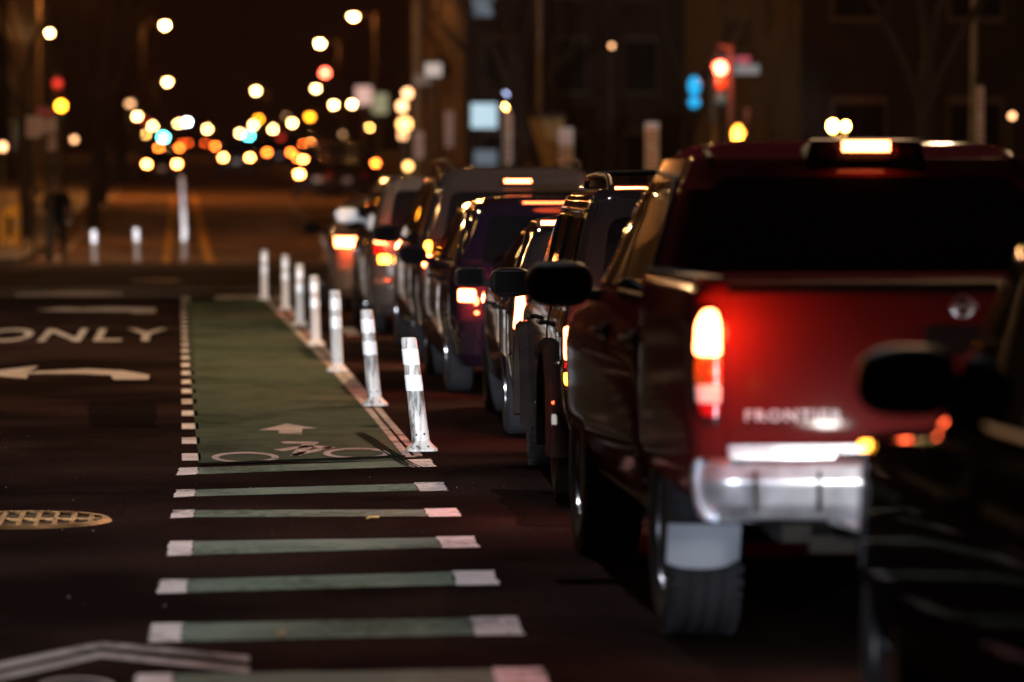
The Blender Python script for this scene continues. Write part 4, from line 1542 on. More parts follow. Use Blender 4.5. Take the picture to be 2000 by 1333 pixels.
# ---- silver minivan
k6 = suv_keys(4.8, 1.86, 1.77, tail=.24, hood=1.02, cowl=.85, belt=1.0, bump=.60)
make_car(dict(name='minivan', X=2.98, d=42.0, label='grey minivan with stacked glowing tail lamps, between the tall SUV and the beige sedan', cat='minivan',
              paint=silver_paint, keys=k6, axles=(.92, 3.78), wr=.34, ww=.22, rr=.2, rf=.35,
              side_glass=[[(.45, 1.08), (1.75, 1.08), (1.75, 1.58), (.62, 1.58)], [(1.85, 1.08), (3.3, 1.08), (2.85, 1.54), (1.85, 1.60)]],
              doors=[([(1.30, .40), (2.3, .40), (2.3, 1.0), (1.40, 1.0)], (1.5, .94)), ([(2.32, .40), (3.25, .40), (3.35, .6), (3.35, 1.0), (2.32, 1.0)], (2.5, .94))],
              glass_trim=[([(.42, 1.06), (.58, 1.60), (.8, 1.63), (2.2, 1.64)], .016)],
              rear_glass=[(-.70, 1.10), (.70, 1.10), (.60, 1.60), (-.60, 1.60)], windshield=[(-.74, 1.10), (.74, 1.10), (.62, 1.62), (-.62, 1.62)],
              rear_lamps=[([(.72, 1.02), (.84, 1.02), (.82, 1.16), (.72, 1.16)], M['brake'], 'tail_lamp'), ([(.74, .90), (.86, .90), (.85, 1.01), (.74, 1.01)], M['lens_red_off'], 'reflector_lens'), ([(.68, .80), (.80, .80), (.80, .89), (.68, .89)], M['amber_on'], 'turn_lens')],
              chmsl=(-.10, .06, 1.69, 1.72, -.0, M['brake']), plate=(0, .80), mirror=(3.1, 1.28, 1.1), mirror_mat=M['plate'], head=(.5, .8, .68, .84), beam=7))  # white mirrors stand in for headlights reflected in them

# ---- beige sedan at the head of the queue
k7 = [(.22, .14, 4.5, .80), (.32, .03, 4.58, .86), (.58, 0, 4.62, .88), (.64, .02, 4.6, .88), (.88, .05, 4.5, .88), (.98, .12, 4.3, .86), (1.01, .55, 3.45, .85), (1.06, .70, 3.3, .83), (1.36, 1.25, 2.6, .66), (1.44, 1.5, 2.4, .60), (1.46, 1.65, 2.3, .54)]
make_car(dict(name='sedan', X=2.80, d=49.3, label='beige sedan at the head of the queue, nearest to the crossing', cat='car',
              paint=tan_paint, keys=k7, axles=(.95, 3.6), wr=.32, ww=.2, rr=.22, rf=.4, taper=.06,
              side_glass=[[(1.05, 1.06), (2.2, 1.06), (2.2, 1.36), (1.5, 1.36)], [(2.27, 1.06), (3.15, 1.06), (2.65, 1.34), (2.27, 1.36)]],
              rear_glass=[(-.64, 1.07), (.64, 1.07), (.54, 1.38), (-.54, 1.38)], windshield=[(-.68, 1.08), (.68, 1.08), (.54, 1.38), (-.54, 1.38)],
              rear_lamps=[([(.52, .86), (.80, .86), (.80, .985), (.52, .985)], M['brake'], 'tail_lamp')],
              chmsl=(-.14, .14, 1.40, 1.42, .1, M['brake_soft']), plate=(0, .72), mirror=(2.9, 1.06, 1.0), mirror_mat=M['trim'], head=(.48, .78, .64, .78), beam=7))

# ---- traffic up the hill
def far_car(x, y, d, label, kind='sedan', lampm=None, headon=False, p=None, w_=1.0):
    """x, y: photo pixel of the middle of its lamps"""
    q = at(x, y, d)
    if kind == 'sedan':
        k = [(.3, .05, 4.5, .82), (.6, 0, 4.6, .88), (.9, .06, 4.4, .88), (1.0, .7, 3.4, .84), (1.4, 1.3, 2.5, .66), (1.44, 1.5, 2.3, .56)]
        gl = [(-.62, 1.05), (.62, 1.05), (.54, 1.36), (-.54, 1.36)]
        sg_ = [[(1.1, 1.05), (3.1, 1.05), (2.6, 1.34), (1.5, 1.36)]]
    else:
        k = [(.3, .05, 4.5, .84), (.6, 0, 4.7, .92), (1.0, .08, 4.5, .92), (1.06, .12, 3.6, .88), (1.7, .35, 2.7, .72), (1.76, .5, 2.5, .62)]
        gl = [(-.68, 1.1), (.68, 1.1), (.6, 1.6), (-.6, 1.6)]
        sg_ = [[(.5, 1.1), (3.3, 1.1), (2.8, 1.58), (.6, 1.62)]]
    lm = lampm or M['brake_far']
    make_car(dict(name='far_car', X=q.x, d=d, z=zroad(d), label=label, cat='car', paint=p or grey_paint, keys=k, axles=(.9, 3.6), wr=.34, ww=.2, far=True, side_glass=sg_, rear_glass=gl,
                  windshield=gl, rear_lamps=[([(.60, .82), (.82, .82), (.82, .98), (.60, .98)], lm, 'tail_lamp')], plate=(0, .7), group='cars driving up the far street', yaw=180 if headon else 0,
                  head=(.5, .8, .64, .78)))


far_car(316, 316, 181, 'distant dark car alone in the kerb lane left of the yellow lines, brake lamps lit', 'sedan')
far_car(462, 310, 206, 'distant dark car with two brake lamps just right of the row of white posts', 'suv')
far_car(620, 341, 152, 'low dark car on the far street just beyond the beige sedan', 'sedan')
far_car(685, 304, 190, 'far dark SUV with lit brake lamps in the lane beside the far kerb', 'suv')
far_car(566, 306, 250, 'small far car in mid street, beyond the low dark one, brake lamps lit', 'sedan')
far_car(384, 292, 330, 'tiny far car with dim amber tail lamps near the top of the hill', 'sedan', M['brake_far_dim'])
far_car(340, 289, 360, 'tiny far car on the brow of the hill beside the green signal', 'sedan', M['brake_far_dim'])
for (x, y, d, lb, kd, lm) in ((690, 298, 215, 'far car in the wide lane below the glaring globe lamps, amber tail lamps', 'suv', 'brake_far'),
                              (648, 304, 235, 'far car in the wide lane with deep orange tail lamps', 'sedan', 'brake_far_mid'),
                              (705, 322, 184, 'far dark car first in the wide lane beyond the parked cars, red tail lamps', 'sedan', 'brake_far_mid'),
                              (620, 322, 196, 'far car between the low dark one and the wide lane, yellow tail lamps', 'suv', 'brake_far'),
                              (545, 314, 232, 'far car in mid street with red tail lamps, just past the small far car', 'sedan', 'brake_far_mid'),
                              (608, 306, 205, 'far car beside the one with yellow tail lamps, red tail lamps', 'sedan', 'brake_far_mid'),
                              (665, 312, 200, 'far car second in the wide lane, red tail lamps', 'suv', 'brake_far_mid'),
                              (560, 296, 265, 'small far car in mid street, dim red tail lamps', 'sedan', 'brake_far_dim'),
                              (500, 306, 240, 'far car in mid street nearer the row of posts, dim red lamps', 'sedan', 'brake_far_dim'),
                              (655, 288, 290, 'small far car in the wide lane under the glaring globes', 'sedan', 'brake_far_mid'),
                              (575, 288, 300, 'small far car in mid street under the lamp touching the brow', 'suv', 'brake_far_mid'),
                              (440, 301, 275, 'small far car ahead of the one right of the posts', 'sedan', 'brake_far_mid'),
                              (488, 300, 300, 'small far car ahead in the second lane, dim red tail lamps', 'sedan', 'brake_far_mid'),
                              (330, 301, 262, 'small far car in the kerb lane ahead of the lone dark one', 'sedan', 'brake_far_mid'),
                              (525, 299, 340, 'tiny far car on the brow in mid street, red tail lamps', 'sedan', 'brake_far_mid')):
    far_car(x, y, d, lb, kd, M[lm])
far_car(590, 283, 330, 'tiny far SUV on the brow of the hill beneath the warm street lamps', 'suv', M['brake_far'])
for i, (d, lb, pp_) in enumerate([(150, 'first parked car along the far kerb on the signal pole side', grey_paint), (158, 'second parked car along the far kerb, paler than the first', silver_paint),
                                  (166, 'third parked car along the far kerb, dark blue', blue_paint), (174, 'fourth parked car along the far kerb, near the lit sign', black_paint)]):
    k = [(.3, .05, 4.5, .82), (.6, 0, 4.6, .88), (.9, .06, 4.4, .88), (1.0, .6, 3.4, .84), (1.4, 1.1, 2.5, .66), (1.44, 1.3, 2.3, .56)]
    make_car(dict(name='parked_car', X=6.55, d=d, z=zroad(d), label=lb, cat='car', paint=pp_, keys=k, axles=(.9, 3.6), wr=.34, ww=.2, far=True, side_glass=[[(1.1, 1.05), (3.1, 1.05), (2.6, 1.34), (1.5, 1.36)]],
                  rear_glass=[(-.62, 1.05), (.62, 1.05), (.54, 1.36), (-.54, 1.36)], rear_lamps=[([(.60, .82), (.82, .82), (.82, .98), (.60, .98)], M['lens_red_off'], 'tail_lamp')], plate=(0, .7), group='cars parked along the far kerb'))


# ------------------------------------------------------------------ street lamps and signals
def solve_d(y, h, lo=60, hi=2500):
    """how far away a lamp h metres above the street must stand to be seen at photo row y"""
    for _ in range(60):
        m_ = (lo + hi) / 2
        z = zroad(m_) + h
        yy = YH - F_PX * (z - HCAM) / m_
        if yy < y:
            lo = m_
        else:
            hi = m_
    return (lo + hi) / 2


def street_lamp(x, y, h, label, mm, rad=.2, d=None, flat=.6, power=0, col=(1, .33, .08), arm=1.6, pole_m=None):
    dd = d or solve_d(y, h)
    q = at(x, y, dd)
    sgn = 1 if q.x > 2 else -1
    base = Vector((q.x + sgn * arm, dd, zroad(dd)))
    t = empty('street_lamp', base, label, 'street lamp', 'street lamps along the far street')
    hh = q.z - base.z
    b = MB()
    b.lathe([(.14, 0), (.14, .4), (.09, .5)], 12)
    b.tube([(0, 0, .5), (0, 0, hh * .6), (0, 0, hh + .15)], [.085, .07, .055], 8)
    b.build('pole', M['pole'], t, smooth=True)
    b = MB()
    b.tube([(0, 0, hh + .1), (-sgn * arm * .5, 0, hh + .32), (-sgn * arm, 0, hh + .2)], .035, 6)
    b.build('arm', M['pole'], t, smooth=True)
    b = MB()
    b.ball((-sgn * arm, 0, hh + .14), rad * 1.2, 6, sz=.35)
    hd = b.build('lamp_head', M['signal_body'], t, smooth=True)
    b = MB()
    b.ball((-sgn * arm, 0, hh), rad, 8, sz=flat)
    b.build('bulb', mm, hd, smooth=True)
    if power:
        lamp('POINT', 'street_light', (-sgn * arm, 0, hh - .2), power, col, .15, t)
    return t


SL = [(322, 50, 9.5, 'warm street lamp high above the kerb lane, uppermost of the two near the yellow lines', 'L_warm', .19, 900),
      (327, 160, 9.5, 'warm street lamp below the uppermost one, above the row of posts', 'L_warm', .28, 1200),
      (500, 177, 9.5, 'warm street lamp alone in the dark gap above the middle of the far street', 'L_warm', .30, 1000),
      (625, 85, 9.5, 'large warm street lamp above the red signal over the far street', 'L_warm', .24, 1500),
      (690, 33, 10.5, 'flattened yellow-green street lamp, highest over the far street', 'L_warm', .26, 1500),
      (845, 35, 9.0, 'warm street lamp beside the tall yellow pole', 'L_warm', .22, 1500),
      (617, 173, 9.5, 'warm street lamp just under the red signal', 'L_warm', .27, 0),
      (652, 205, 6.0, 'glaring warm globe street lamp, first of the bright pair under the lit sign', 'L_warm', .24, 120),
      (688, 203, 5.8, 'glaring warm globe street lamp, second of the bright pair, touching the lit sign', 'L_warm', .26, 120),
      (268, 227, 7.5, 'warm street lamp over the far kerb lane where the trees end', 'L_warm', .34, 0),
      (298, 246, 7.0, 'small warm street lamp behind the kerb lane beside a dim red signal', 'L_warm', .36, 0),
      (405, 252, 7.0, 'small warm street lamp at the end of the street, above the row of posts', 'L_warm', .40, 0),
      (571, 240, 6.5, 'warm street lamp over the distant traffic, lower than the lone one', 'L_warm', .34, 0),
      (533, 252, 6.0, 'small warm street lamp over distant traffic beside the amber signal', 'L_warm', .34, 0),
      (495, 244, 6.5, 'small warm street lamp touching the amber signal over distant traffic', 'L_warm', .34, 0),
      (603, 263, 5.0, 'golden low lamp over the distant traffic', 'L_gold', .28, 0),
      (722, 249, 5.0, 'golden globe lamp on the pavement short of the tall yellow pole', 'L_gold', .22, 60),
      (468, 260, 6.0, 'pale lamp at the brow of the hill beside the green signal', 'L_warm', .36, 0),
      (435, 287, 4.5, 'low white lamp over the distant brake lamps', 'L_warm', .30, 0),
      (349, 241, 7.5, 'cool white lamp at the end of the street, first of the tight pair', 'L_warm', .36, 0),
      (366, 238, 7.5, 'bluish lamp at the end of the street, second of the tight pair', 'L_cool', .36, 0),
      (540, 275, 5.0, 'small gold lamp low over distant mid street', 'L_gold', .3, 0),
      (636, 276, 4.5, 'small gold lamp low over the wide lane', 'L_gold', .25, 0),
      (284, 262, 5.0, 'small gold lamp by the trees under the kerb lane lamps', 'L_gold', .3, 0),
      (558, 226, 7.0, 'faint gold lamp above the lamp over the distant traffic', 'L_dim', .3, 0),
      (670, 262, 4.5, 'faint gold lamp between the glaring globes and the traffic', 'L_dim', .3, 0),
      (97, 65, 9.0, 'narrow pale street lamp among the trees above the parking signs', 'L_warm', .14, 0)]
for (x, y, h, lb, mm, rad, pw) in SL:
    street_lamp(x, y, h, lb, M[mm], rad, power=pw, flat=.55 if (x, y) == (690, 33) else .9)


def signal(x, y, h, lit, label, mm, d=None, rad=.10, arm=0.0, k=3):
    dd = d or solve_d(y, h)
    q = at(x, y, dd)
    sgn = 1 if q.x > 2 else -1
    base = Vector((q.x + sgn * arm, dd + .25, zroad(dd)))
    t = empty('traffic_signal', base, label, 'traffic signal', 'traffic signals along the street')
    zl = q.z - base.z
    b = MB()
    b.tube([(0, 0, 0), (0, 0, zl + .5)], [.08, .06], 8)
    if arm:
        b.tube([(0, 0, zl + .4), (-sgn * arm, 0, zl + .5)], .05, 6)
    b.build('pole', M['pole'], t, smooth=True)
    cx = -sgn * arm
    z0 = {'red': zl, 'amber': zl + .32, 'green': zl + .64}[lit]
    b = MB()
    b.box(cx - .17, cx + .17, -.12, .06, z0 - .82, z0 + .18)
    for i in range(3):
        b.lathe([(rad * 1.05, -.13), (rad * 1.08, -.20), (rad * 1.12, -.20), (rad * 1.1, -.12)], 16, axis='y', c=(cx, 0, z0 - .32 * i), close=False)
    hs = b.build('signal_housing', M['signal_body'], t, smooth=True)
    offm = {'red': M['lens_red_off'], 'amber': M['lens_amber'], 'green': M['sign_green']}
    for i, nm in enumerate(('red', 'amber', 'green')):
        b = MB()
        b.lathe([(.001, -.145), (rad * .7, -.14), (rad, -.125)], 20, axis='y', c=(cx, 0, z0 - .32 * i), close=False)
        b.build(nm + '_lens', mm if nm == lit else offm[nm], hs, smooth=True)
    return t


signal(1408, 133, 4.1, 'red', 'tall red traffic signal on the corner above the pickup roof, beside the street name sign', M['S_red'], d=82, rad=.145, arm=.25)
signal(635, 143, 6.0, 'red', 'red traffic signal hanging over the far street under the large street lamp', M['S_red'], d=200, rad=.19, arm=4.0)
signal(112, 163, 5.0, 'red', 'dim red signal among the trees above the parking signs', M['S_red_dim'], d=140, rad=.16)
signal(119, 207, 4.2, 'amber', 'orange signal just above the red and white parking sign', M['S_amber'], d=130, rad=.15)
signal(505, 233, 7, 'amber', 'amber signal over distant traffic touching a small street lamp', M['S_amber'], d=420, rad=.3, arm=3)
signal(605, 229, 6, 'amber', 'amber signal over distant traffic under the pair of glaring globes', M['S_amber'], d=330, rad=.25, arm=3)
signal(254, 203, 6, 'amber', 'small amber signal at the edge of the trees above the kerb lane', M['L_dim'], d=300, rad=.25)
signal(319, 268, 6, 'green', 'green signal over the kerb lane of the far street, upper of the two', M['S_green'], d=380, rad=.3, arm=3)
signal(322, 279, 6, 'green', 'white-green signal under the upper green one', M['S_green'], d=600, rad=.4, arm=3)
signal(486, 268, 6, 'green', 'green signal above the middle of the far street by the brow of the hill', M['S_green'], d=420, rad=.3, arm=3)
signal(282, 238, 6, 'red', 'faint red signal beside the first lamp past the trees', M['S_red_dim'], d=420, rad=.35)
signal(454, 279, 5, 'red', 'faint red signal above the car with two brake lamps', M['S_red_dim'], d=400, rad=.3)
signal(549, 270, 5, 'red', 'faint orange-red signal above the distant traffic in mid street', M['S_red_dim'], d=400, rad=.3)

q = at(1408, 133, 82)
lamp('POINT', 'red_signal_light', (q.x, 81.4, q.z), 110, (1, .10, .05), .1)
# pedestrian signal on the corner pole: an orange raised hand
q = at(1443, 263, 82)
t = empty('pedestrian_signal', (q.x + .25, 82.4, 0.12), 'pedestrian signal with lit orange hand showing just over the pickup roof', 'pedestrian signal')
b = MB()
b.tube([(0, 0, 0), (0, 0, 3.2)], .06, 8)
b.build('pole', M['pole'], t, smooth=True)
b = MB()
b.box(-.50, -.04, -.30, -.1, q.z - .12 - .24, q.z - .12 + .24)
hs = b.build('signal_housing', M['signal_body'], t)
b = MB()
cz = q.z - .12
b.add([(-.34, -.31, cz - .18), (-.20, -.31, cz - .18), (-.16, -.31, cz - .02), (-.38, -.31, cz + .02), (-.36, -.31, cz + .08), (-.18, -.31, cz + .06)], [(0, 1, 2, 5, 4, 3)])
for i, hh in enumerate((.13, .18, .20, .16)):
    x0 = -.355 + i * .047
    b.box(x0, x0 + .038, -.315, -.305, cz + .05, cz + hh)
b.add([(-.17, -.31, cz - .06), (-.11, -.31, cz + .06), (-.14, -.31, cz + .08), (-.19, -.31, cz)], [(0, 1, 2, 3)])
b.build('hand', M['hand'], hs)
# street name sign
q = at(1452, 131, 82.6)
t = empty('street_name_sign', (q.x - .55, 82.75, .12), 'teal street name sign with a pale lower edge beside the red signal', 'street sign')
b = MB()
b.tube([(0, 0, 0), (0, 0, q.z + .25)], .04, 8)
b.build('pole', M['pole'], t, smooth=True)
b = MB()
b.box(.05, .92, -.02, .0, q.z - .12 - .16, q.z - .12 + .06)
b.build('sign_board', emat('glowing_teal_face', (.10, .22, .24), .5), t)  # plain boards, both given a faint glow in their colour
b = MB()
b.box(.05, .72, -.02, .0, q.z - .12 + .08, q.z - .12 + .24)
b.build('sign_board', emat('glowing_mauve_face', (.22, .07, .12), .4), t)
# pair of blue lamps
q = at(1356, 180, 80.9)
t = empty('blue_beacon', (q.x + .45, 81.2, .12), 'slim post carrying two stacked cyan-blue lamps beside the corner signal', 'beacon')
b = MB()
b.tube([(0, 0, 0), (0, 0, q.z + .4)], .045, 8)
b.tube([(0, 0, q.z + .05), (-.4, -.3, q.z + .05)], .02, 6)
b.build('pole', M['pole'], t, smooth=True)
b = MB()
b.ball((-.45, -.3, q.z - .12 + .13), .14, 8, sz=1.5, mi=0)
b.build('lamp_globe', M['S_blue'], t, smooth=True)
b = MB()
b.ball((-.45, -.3, q.z - .12 - .22), .13, 8, sz=.95, mi=0)
b.build('lamp_globe', M['S_blue'], t, smooth=True)

# tall signal pole on the far corner, yellow lamplight put into its paint
q = at(815, 330, 118)
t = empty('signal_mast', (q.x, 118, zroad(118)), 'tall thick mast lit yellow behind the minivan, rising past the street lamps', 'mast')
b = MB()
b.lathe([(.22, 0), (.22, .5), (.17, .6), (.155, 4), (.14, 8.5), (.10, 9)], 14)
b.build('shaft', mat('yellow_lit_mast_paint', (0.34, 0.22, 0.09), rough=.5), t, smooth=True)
b = MB()
b.box(-.10, .55, -.17, -.15, 4.2, 4.5)
b.build('sign_board', M['sign_white'], t)


# ------------------------------------------------------------------ signs
def sign_post(x, ytop, ybot, wpx, d, label, rows, pole_m=None):
    a, b_ = at(x, ytop, d), at(x, ybot, d)
    wd = wpx * d / F_PX
    z0 = zroad(d) + .12
    t = empty('parking_sign', (a.x, d, z0), label, 'sign', 'sign posts on the pavements')
    b = MB()
    b.tube([(0, 0, 0), (0, 0, a.z - z0 + .05)], .03, 8)
    b.build('post', M['pole'], t, smooth=True)
    tot = a.z - b_.z
    z = a.z - z0
    for (fr_, mm) in rows:
        h = tot * fr_
        b = MB()
        n = 5
        b.box(-wd / 2, wd / 2, -.045, -.035, z - h + .01, z)
        pn = b.build('sign_panel', M[mm], t)
        if mm == 'sign_white':
            b = MB()
            for j in range(4):
                zz = z - h * (.18 + .2 * j)
                b.box(-wd * .38, wd * (.38 if j % 2 else .2), -.048, -.0455, zz - h * .04, zz + h * .04)
            b.build('sign_lines', M['sign_red'], pn)
        z -= h
    return t


sign_post(90, 210, 262, 38, 78, 'red and white parking sign high on its post above the standing person', [(.45, 'sign_red'), (.55, 'sign_white')])
sign_post(66, 228, 270, 28, 76, 'pale orange-lit sign panel half covered by the red and white one', [(1.0, 'sign_white')])
sign_post(100, 266, 296, 18, 79, 'small narrow sign plate under the red and white parking sign', [(1.0, 'sign_white')])
sign_post(1105, 250, 325, 28, 80, 'tall parking sign stack between the two leaning trunks and the pickup', [(.5, 'sign_white'), (.5, 'sign_white')])
sign_post(1273, 240, 335, 27, 74, 'tall parking sign stack directly above the pickup cab corner', [(.5, 'sign_white'), (.5, 'sign_white')])
sign_post(991, 205, 320, 17, 100, 'narrow sign stack by the lit shop window', [(.5, 'sign_white'), (.5, 'sign_white')])
sign_post(877, 218, 288, 16, 116, 'narrow sign stack on the pavement beside the yellow mast', [(.5, 'sign_white'), (.5, 'sign_white')])
sign_post(818, 258, 310, 18, 112, 'sign plate fixed low in front of the yellow mast', [(1.0, 'sign_white')])
sign_post(1914, 170, 290, 14, 62, 'slender pale sign stack over the far end of the pickup roof', [(.5, 'sign_white'), (.5, 'sign_white')])


def lit_sign(x, y, wpx, hpx, d, mm, label):
    q = at(x, y, d)
    wd, hd = wpx * d / F_PX, hpx * d / F_PX
    z0 = zroad(d) + .12
    t = empty('lit_sign', (q.x, d, z0), label, 'lit sign')
    b = MB()
    b.tube([(0, .1, 0), (0, .1, q.z - z0)], .06, 8)
    b.build('post', M['pole'], t)
    b = MB()
    b.box(-wd / 2 - .05, wd / 2 + .05, -.08, .12, q.z - z0 - hd / 2 - .05, q.z - z0 + hd / 2 + .05)
    bx_ = b.build('box', M['trim'], t)
    b = MB()
    b.box(-wd / 2, wd / 2, -.10, -.085, q.z - z0 - hd / 2, q.z - z0 + hd / 2)
    b.build('lit_face', M[mm], bx_)


lit_sign(710, 187, 32, 36, 170, 'sign_lit', 'pinkish white lit sign box beside the glaring globe lamps')
lit_sign(742, 203, 30, 40, 175, 'sign_lit_green', 'greenish lit sign box next to the pink one')
lit_sign(846, 137, 32, 26, 116, 'sign_lit_grey', 'grey white lit sign high beside the yellow mast')

# yellow newspaper box
q = gnd(20, 497)
t = empty('newspaper_box', (q.x, q.y, .12), 'yellow newspaper box with dark window on the far corner pavement', 'newspaper box')
b = MB()
w_ = .24
vs = [(-w_, -.2, .0), (w_, -.2, .0), (w_, .2, .0), (-w_, .2, .0), (-w_, -.2, .92), (w_, -.2, 1.12), (w_, .2, 1.12), (-w_, .2, .92)]
b.add(vs, [(0, 3, 2, 1), (4, 5, 6, 7), (0, 1, 5, 4), (1, 2, 6, 5), (2, 3, 7, 6), (3, 0, 4, 7)])
b.build('cabinet', M['news'], t)
b = MB()
b.box(-.06, .07, -.215, -.202, .30, .78)
b.build('window', M['win_dark'], t)
b = MB()
b.box(-.05, .05, -.22, -.202, .12, .2)
b.box(.12, .19, -.22, -.202, .55, .68)
b.build('coin_slot', M['rim'], t)

# ------------------------------------------------------------------ the person on the far corner
q = gnd(112, 516)
t = empty('person', (q.x, q.y, 0.0), 'person in dark coat and trousers standing on the far corner, hands to the face', 'person')
me = bpy.data.meshes.new('body')
J = {'pel': (0, 0, .95), 'bel': (0, 0, 1.12), 'che': (0, .01, 1.35), 'nck': (0, 0, 1.52), 'hed': (0, -.02, 1.62), 'top': (0, -.01, 1.74),
     'lh': (-.10, 0, .92), 'lk': (-.13, -.01, .50), 'la': (-.15, .02, .09), 'lt': (-.17, -.14, .04),
     'rh': (.10, 0, .92), 'rk': (.13, -.01, .50), 'ra': (.14, .02, .09), 'rt': (.16, -.14, .04),
     'ls': (-.20, 0, 1.44), 'le': (-.28, -.02, 1.17), 'lw': (-.12, -.22, 1.25), 'lf': (-.08, -.26, 1.30),
     'rs': (.20, 0, 1.44), 're': (.28, .0, 1.16), 'rw': (.25, -.10, .92), 'rf': (.25, -.13, .84)}
rad = {'pel': .15, 'bel': .145, 'che': .17, 'nck': .06, 'hed': .095, 'top': .08, 'lh': .10, 'lk': .075, 'la': .05, 'lt': .04, 'rh': .10, 'rk': .075, 'ra': .05, 'rt': .04,
       'ls': .075, 'le': .055, 'lw': .04, 'lf': .035, 'rs': .075, 're': .055, 'rw': .04, 'rf': .035}
E = [('pel', 'bel'), ('bel', 'che'), ('che', 'nck'), ('nck', 'hed'), ('hed', 'top'), ('pel', 'lh'), ('lh', 'lk'), ('lk', 'la'), ('la', 'lt'), ('pel', 'rh'), ('rh', 'rk'), ('rk', 'ra'), ('ra', 'rt'),
     ('che', 'ls'), ('ls', 'le'), ('le', 'lw'), ('lw', 'lf'), ('che', 'rs'), ('rs', 're'), ('re', 'rw'), ('rw', 'rf')]
names = list(J)
me.from_pydata([J[k] for k in names], [(names.index(a), names.index(b_)) for a, b_ in E], [])
body = bpy.data.objects.new('body', me)
COL.objects.link(body)
sm = body.modifiers.new('s', 'SKIN')
for i, k in enumerate(names):
    me.skin_vertices[0].data[i].radius = (rad[k], rad[k] * (.72 if k in ('pel', 'bel', 'che') else 1))
me.skin_vertices[0].data[names.index('pel')].use_root = True
su = body.modifiers.new('u', 'SUBSURF')
su.levels = su.render_levels = 2
dgr = bpy.context.evaluated_depsgraph_get()
nm = bpy.data.meshes.new_from_object(body.evaluated_get(dgr))
body.modifiers.clear()
body.data = nm
nm.name = 'body'
nm.materials.clear()
nm.materials.append(M['cloth'])
nm.materials.append(M['skin'])
for p in nm.polygons:
    c = p.center
    p.use_smooth = True
    if c.z > 1.50 or (c.x < -.02 and c.y < -.19 and c.z > 1.2 and c.x > -.16) or (c.x > .2 and c.z < .90 and c.z > .7):
        p.material_index = 1
body.parent = t
b = MB()
b.ball((0, .012, 1.70), .108, 10, sz=.95)
b.build('hair', M['hair'], t, smooth=True)
b = MB()
b.lathe([(.20, .0), (.19, .3), (.205, .56), (.14, .62)], 20, c=(0, 0, .86), close=False)
for i, v in enumerate(b.v):
    b.v[i] = (v[0], v[1] * .72, v[2])
b.build('coat', M['cloth'], t, smooth=True)


# ------------------------------------------------------------------ trees
def tree(base, h, rad0, lean, label, seed, leaves=False, levels=4, spread=.5):
    rnd = random.Random(seed)
    t = empty('bare_tree', base, label, 'tree', 'bare street trees')
    tr, cr = MB(), MB()
    lf = MB()

    def grow(p, dirv, length, r, lev):
        mb = tr if lev == 0 else cr
        n = 4 if lev == 0 else 3
        pts, rr_ = [p], [r]
        q_ = p.copy()
        dv = dirv.copy()
        for i in range(n):
            dv = (dv + Vector((rnd.uniform(-1, 1), rnd.uniform(-1, 1), rnd.uniform(-.3, .5))) * (.08 if lev == 0 else .2)).normalized()
            q_ = q_ + dv * length / n
            pts.append(q_.copy())
            rr_.append(r * (1 - .45 * (i + 1) / n))
        mb.tube(pts, rr_, 9 if lev == 0 else (6 if lev == 1 else 4))
        if lev >= levels:
            if leaves:
                for _ in range(2):
                    c = q_ + Vector((rnd.uniform(-.3, .3), rnd.uniform(-.3, .3), rnd.uniform(-.3, .2)))
                    a, b2 = Vector((rnd.uniform(-1, 1), rnd.uniform(-1, 1), rnd.uniform(-1, 1))) * .06, Vector((rnd.uniform(-1, 1), rnd.uniform(-1, 1), rnd.uniform(-1, 1))) * .05
                    lf.add([c - a, c + b2, c + a, c - b2], [(0, 1, 2, 3)])
            return
        k = rnd.choice((3, 4)) if lev < 2 else rnd.choice((2, 3))
        for i in range(k):
            az = 2 * PI * (i + rnd.random() * .6) / k
            sp = spread * rnd.uniform(.7, 1.3)
            nd = (dv + Vector((math.cos(az) * sp, math.sin(az) * sp, .15))).normalized()
            st = pts[-1] if i < 2 else pts[-2]
            grow(st, nd, length * rnd.uniform(.58, .75), rr_[-1] * .72, lev + 1)

    grow(Vector((0, 0, -.05)), Vector(lean).normalized(), h * .36, rad0, 0)
    tr.build('trunk', M['bark'], t, smooth=True)
    cr.build('crown', M['twig'], t)
    if leaves:
        lf.build('leaves', M['leaf'], t)
    return t


def tree_at(x, y, d, *a, **k):
    q_ = at(x, y, d)
    return tree((q_.x, d, zroad(d) + .1), *a, **k)


tree_at(1080, 330, 88, 11, .22, (-.16, 0, 1), 'bare tree whose trunk leans away from the tall sign stack behind the SUV', 3, leaves=True)
tree_at(1006, 330, 104, 11, .18, (.02, 0, 1), 'bare upright tree beside the narrow sign stack and shop window', 5, leaves=True)
tree_at(880, 330, 135, 11, .20, (.05, 0, 1), 'bare tree just past the yellow mast', 8)
tree_at(1330, 330, 95, 10, .22, (.1, 0, 1), 'bare tree directly under the red corner signal', 11)
tree_at(1560, 330, 92, 10, .20, (-.05, 0, 1), 'bare tree between the orange hand signal and the twin globes', 14)
tree_at(1790, 300, 60, 10, .24, (.08, 0, 1), 'bare tree above the far end of the pickup roof', 17)
tree_at(52, 400, 100, 12, .20, (.03, 0, 1), 'thick bare tree behind the yellow newspaper box', 21)
tree_at(182, 380, 110, 12, .24, (0, 0, 1), 'bare tree behind the standing person', 24)
tree_at(200, 360, 140, 12, .24, (.02, 0, 1), 'bare tree along the far kerb short of the pale lit wall', 27)
tree_at(228, 345, 175, 12, .22, (0, 0, 1), 'bare tree where the far kerb fades into dark', 29)
tree_at(245, 335, 220, 12, .22, (0, 0, 1), 'last bare tree of the row on the kerb lane side', 31)
tree_at(800, 330, 170, 12, .22, (0, 0, 1), 'bare tree by the green lit sign', 35)


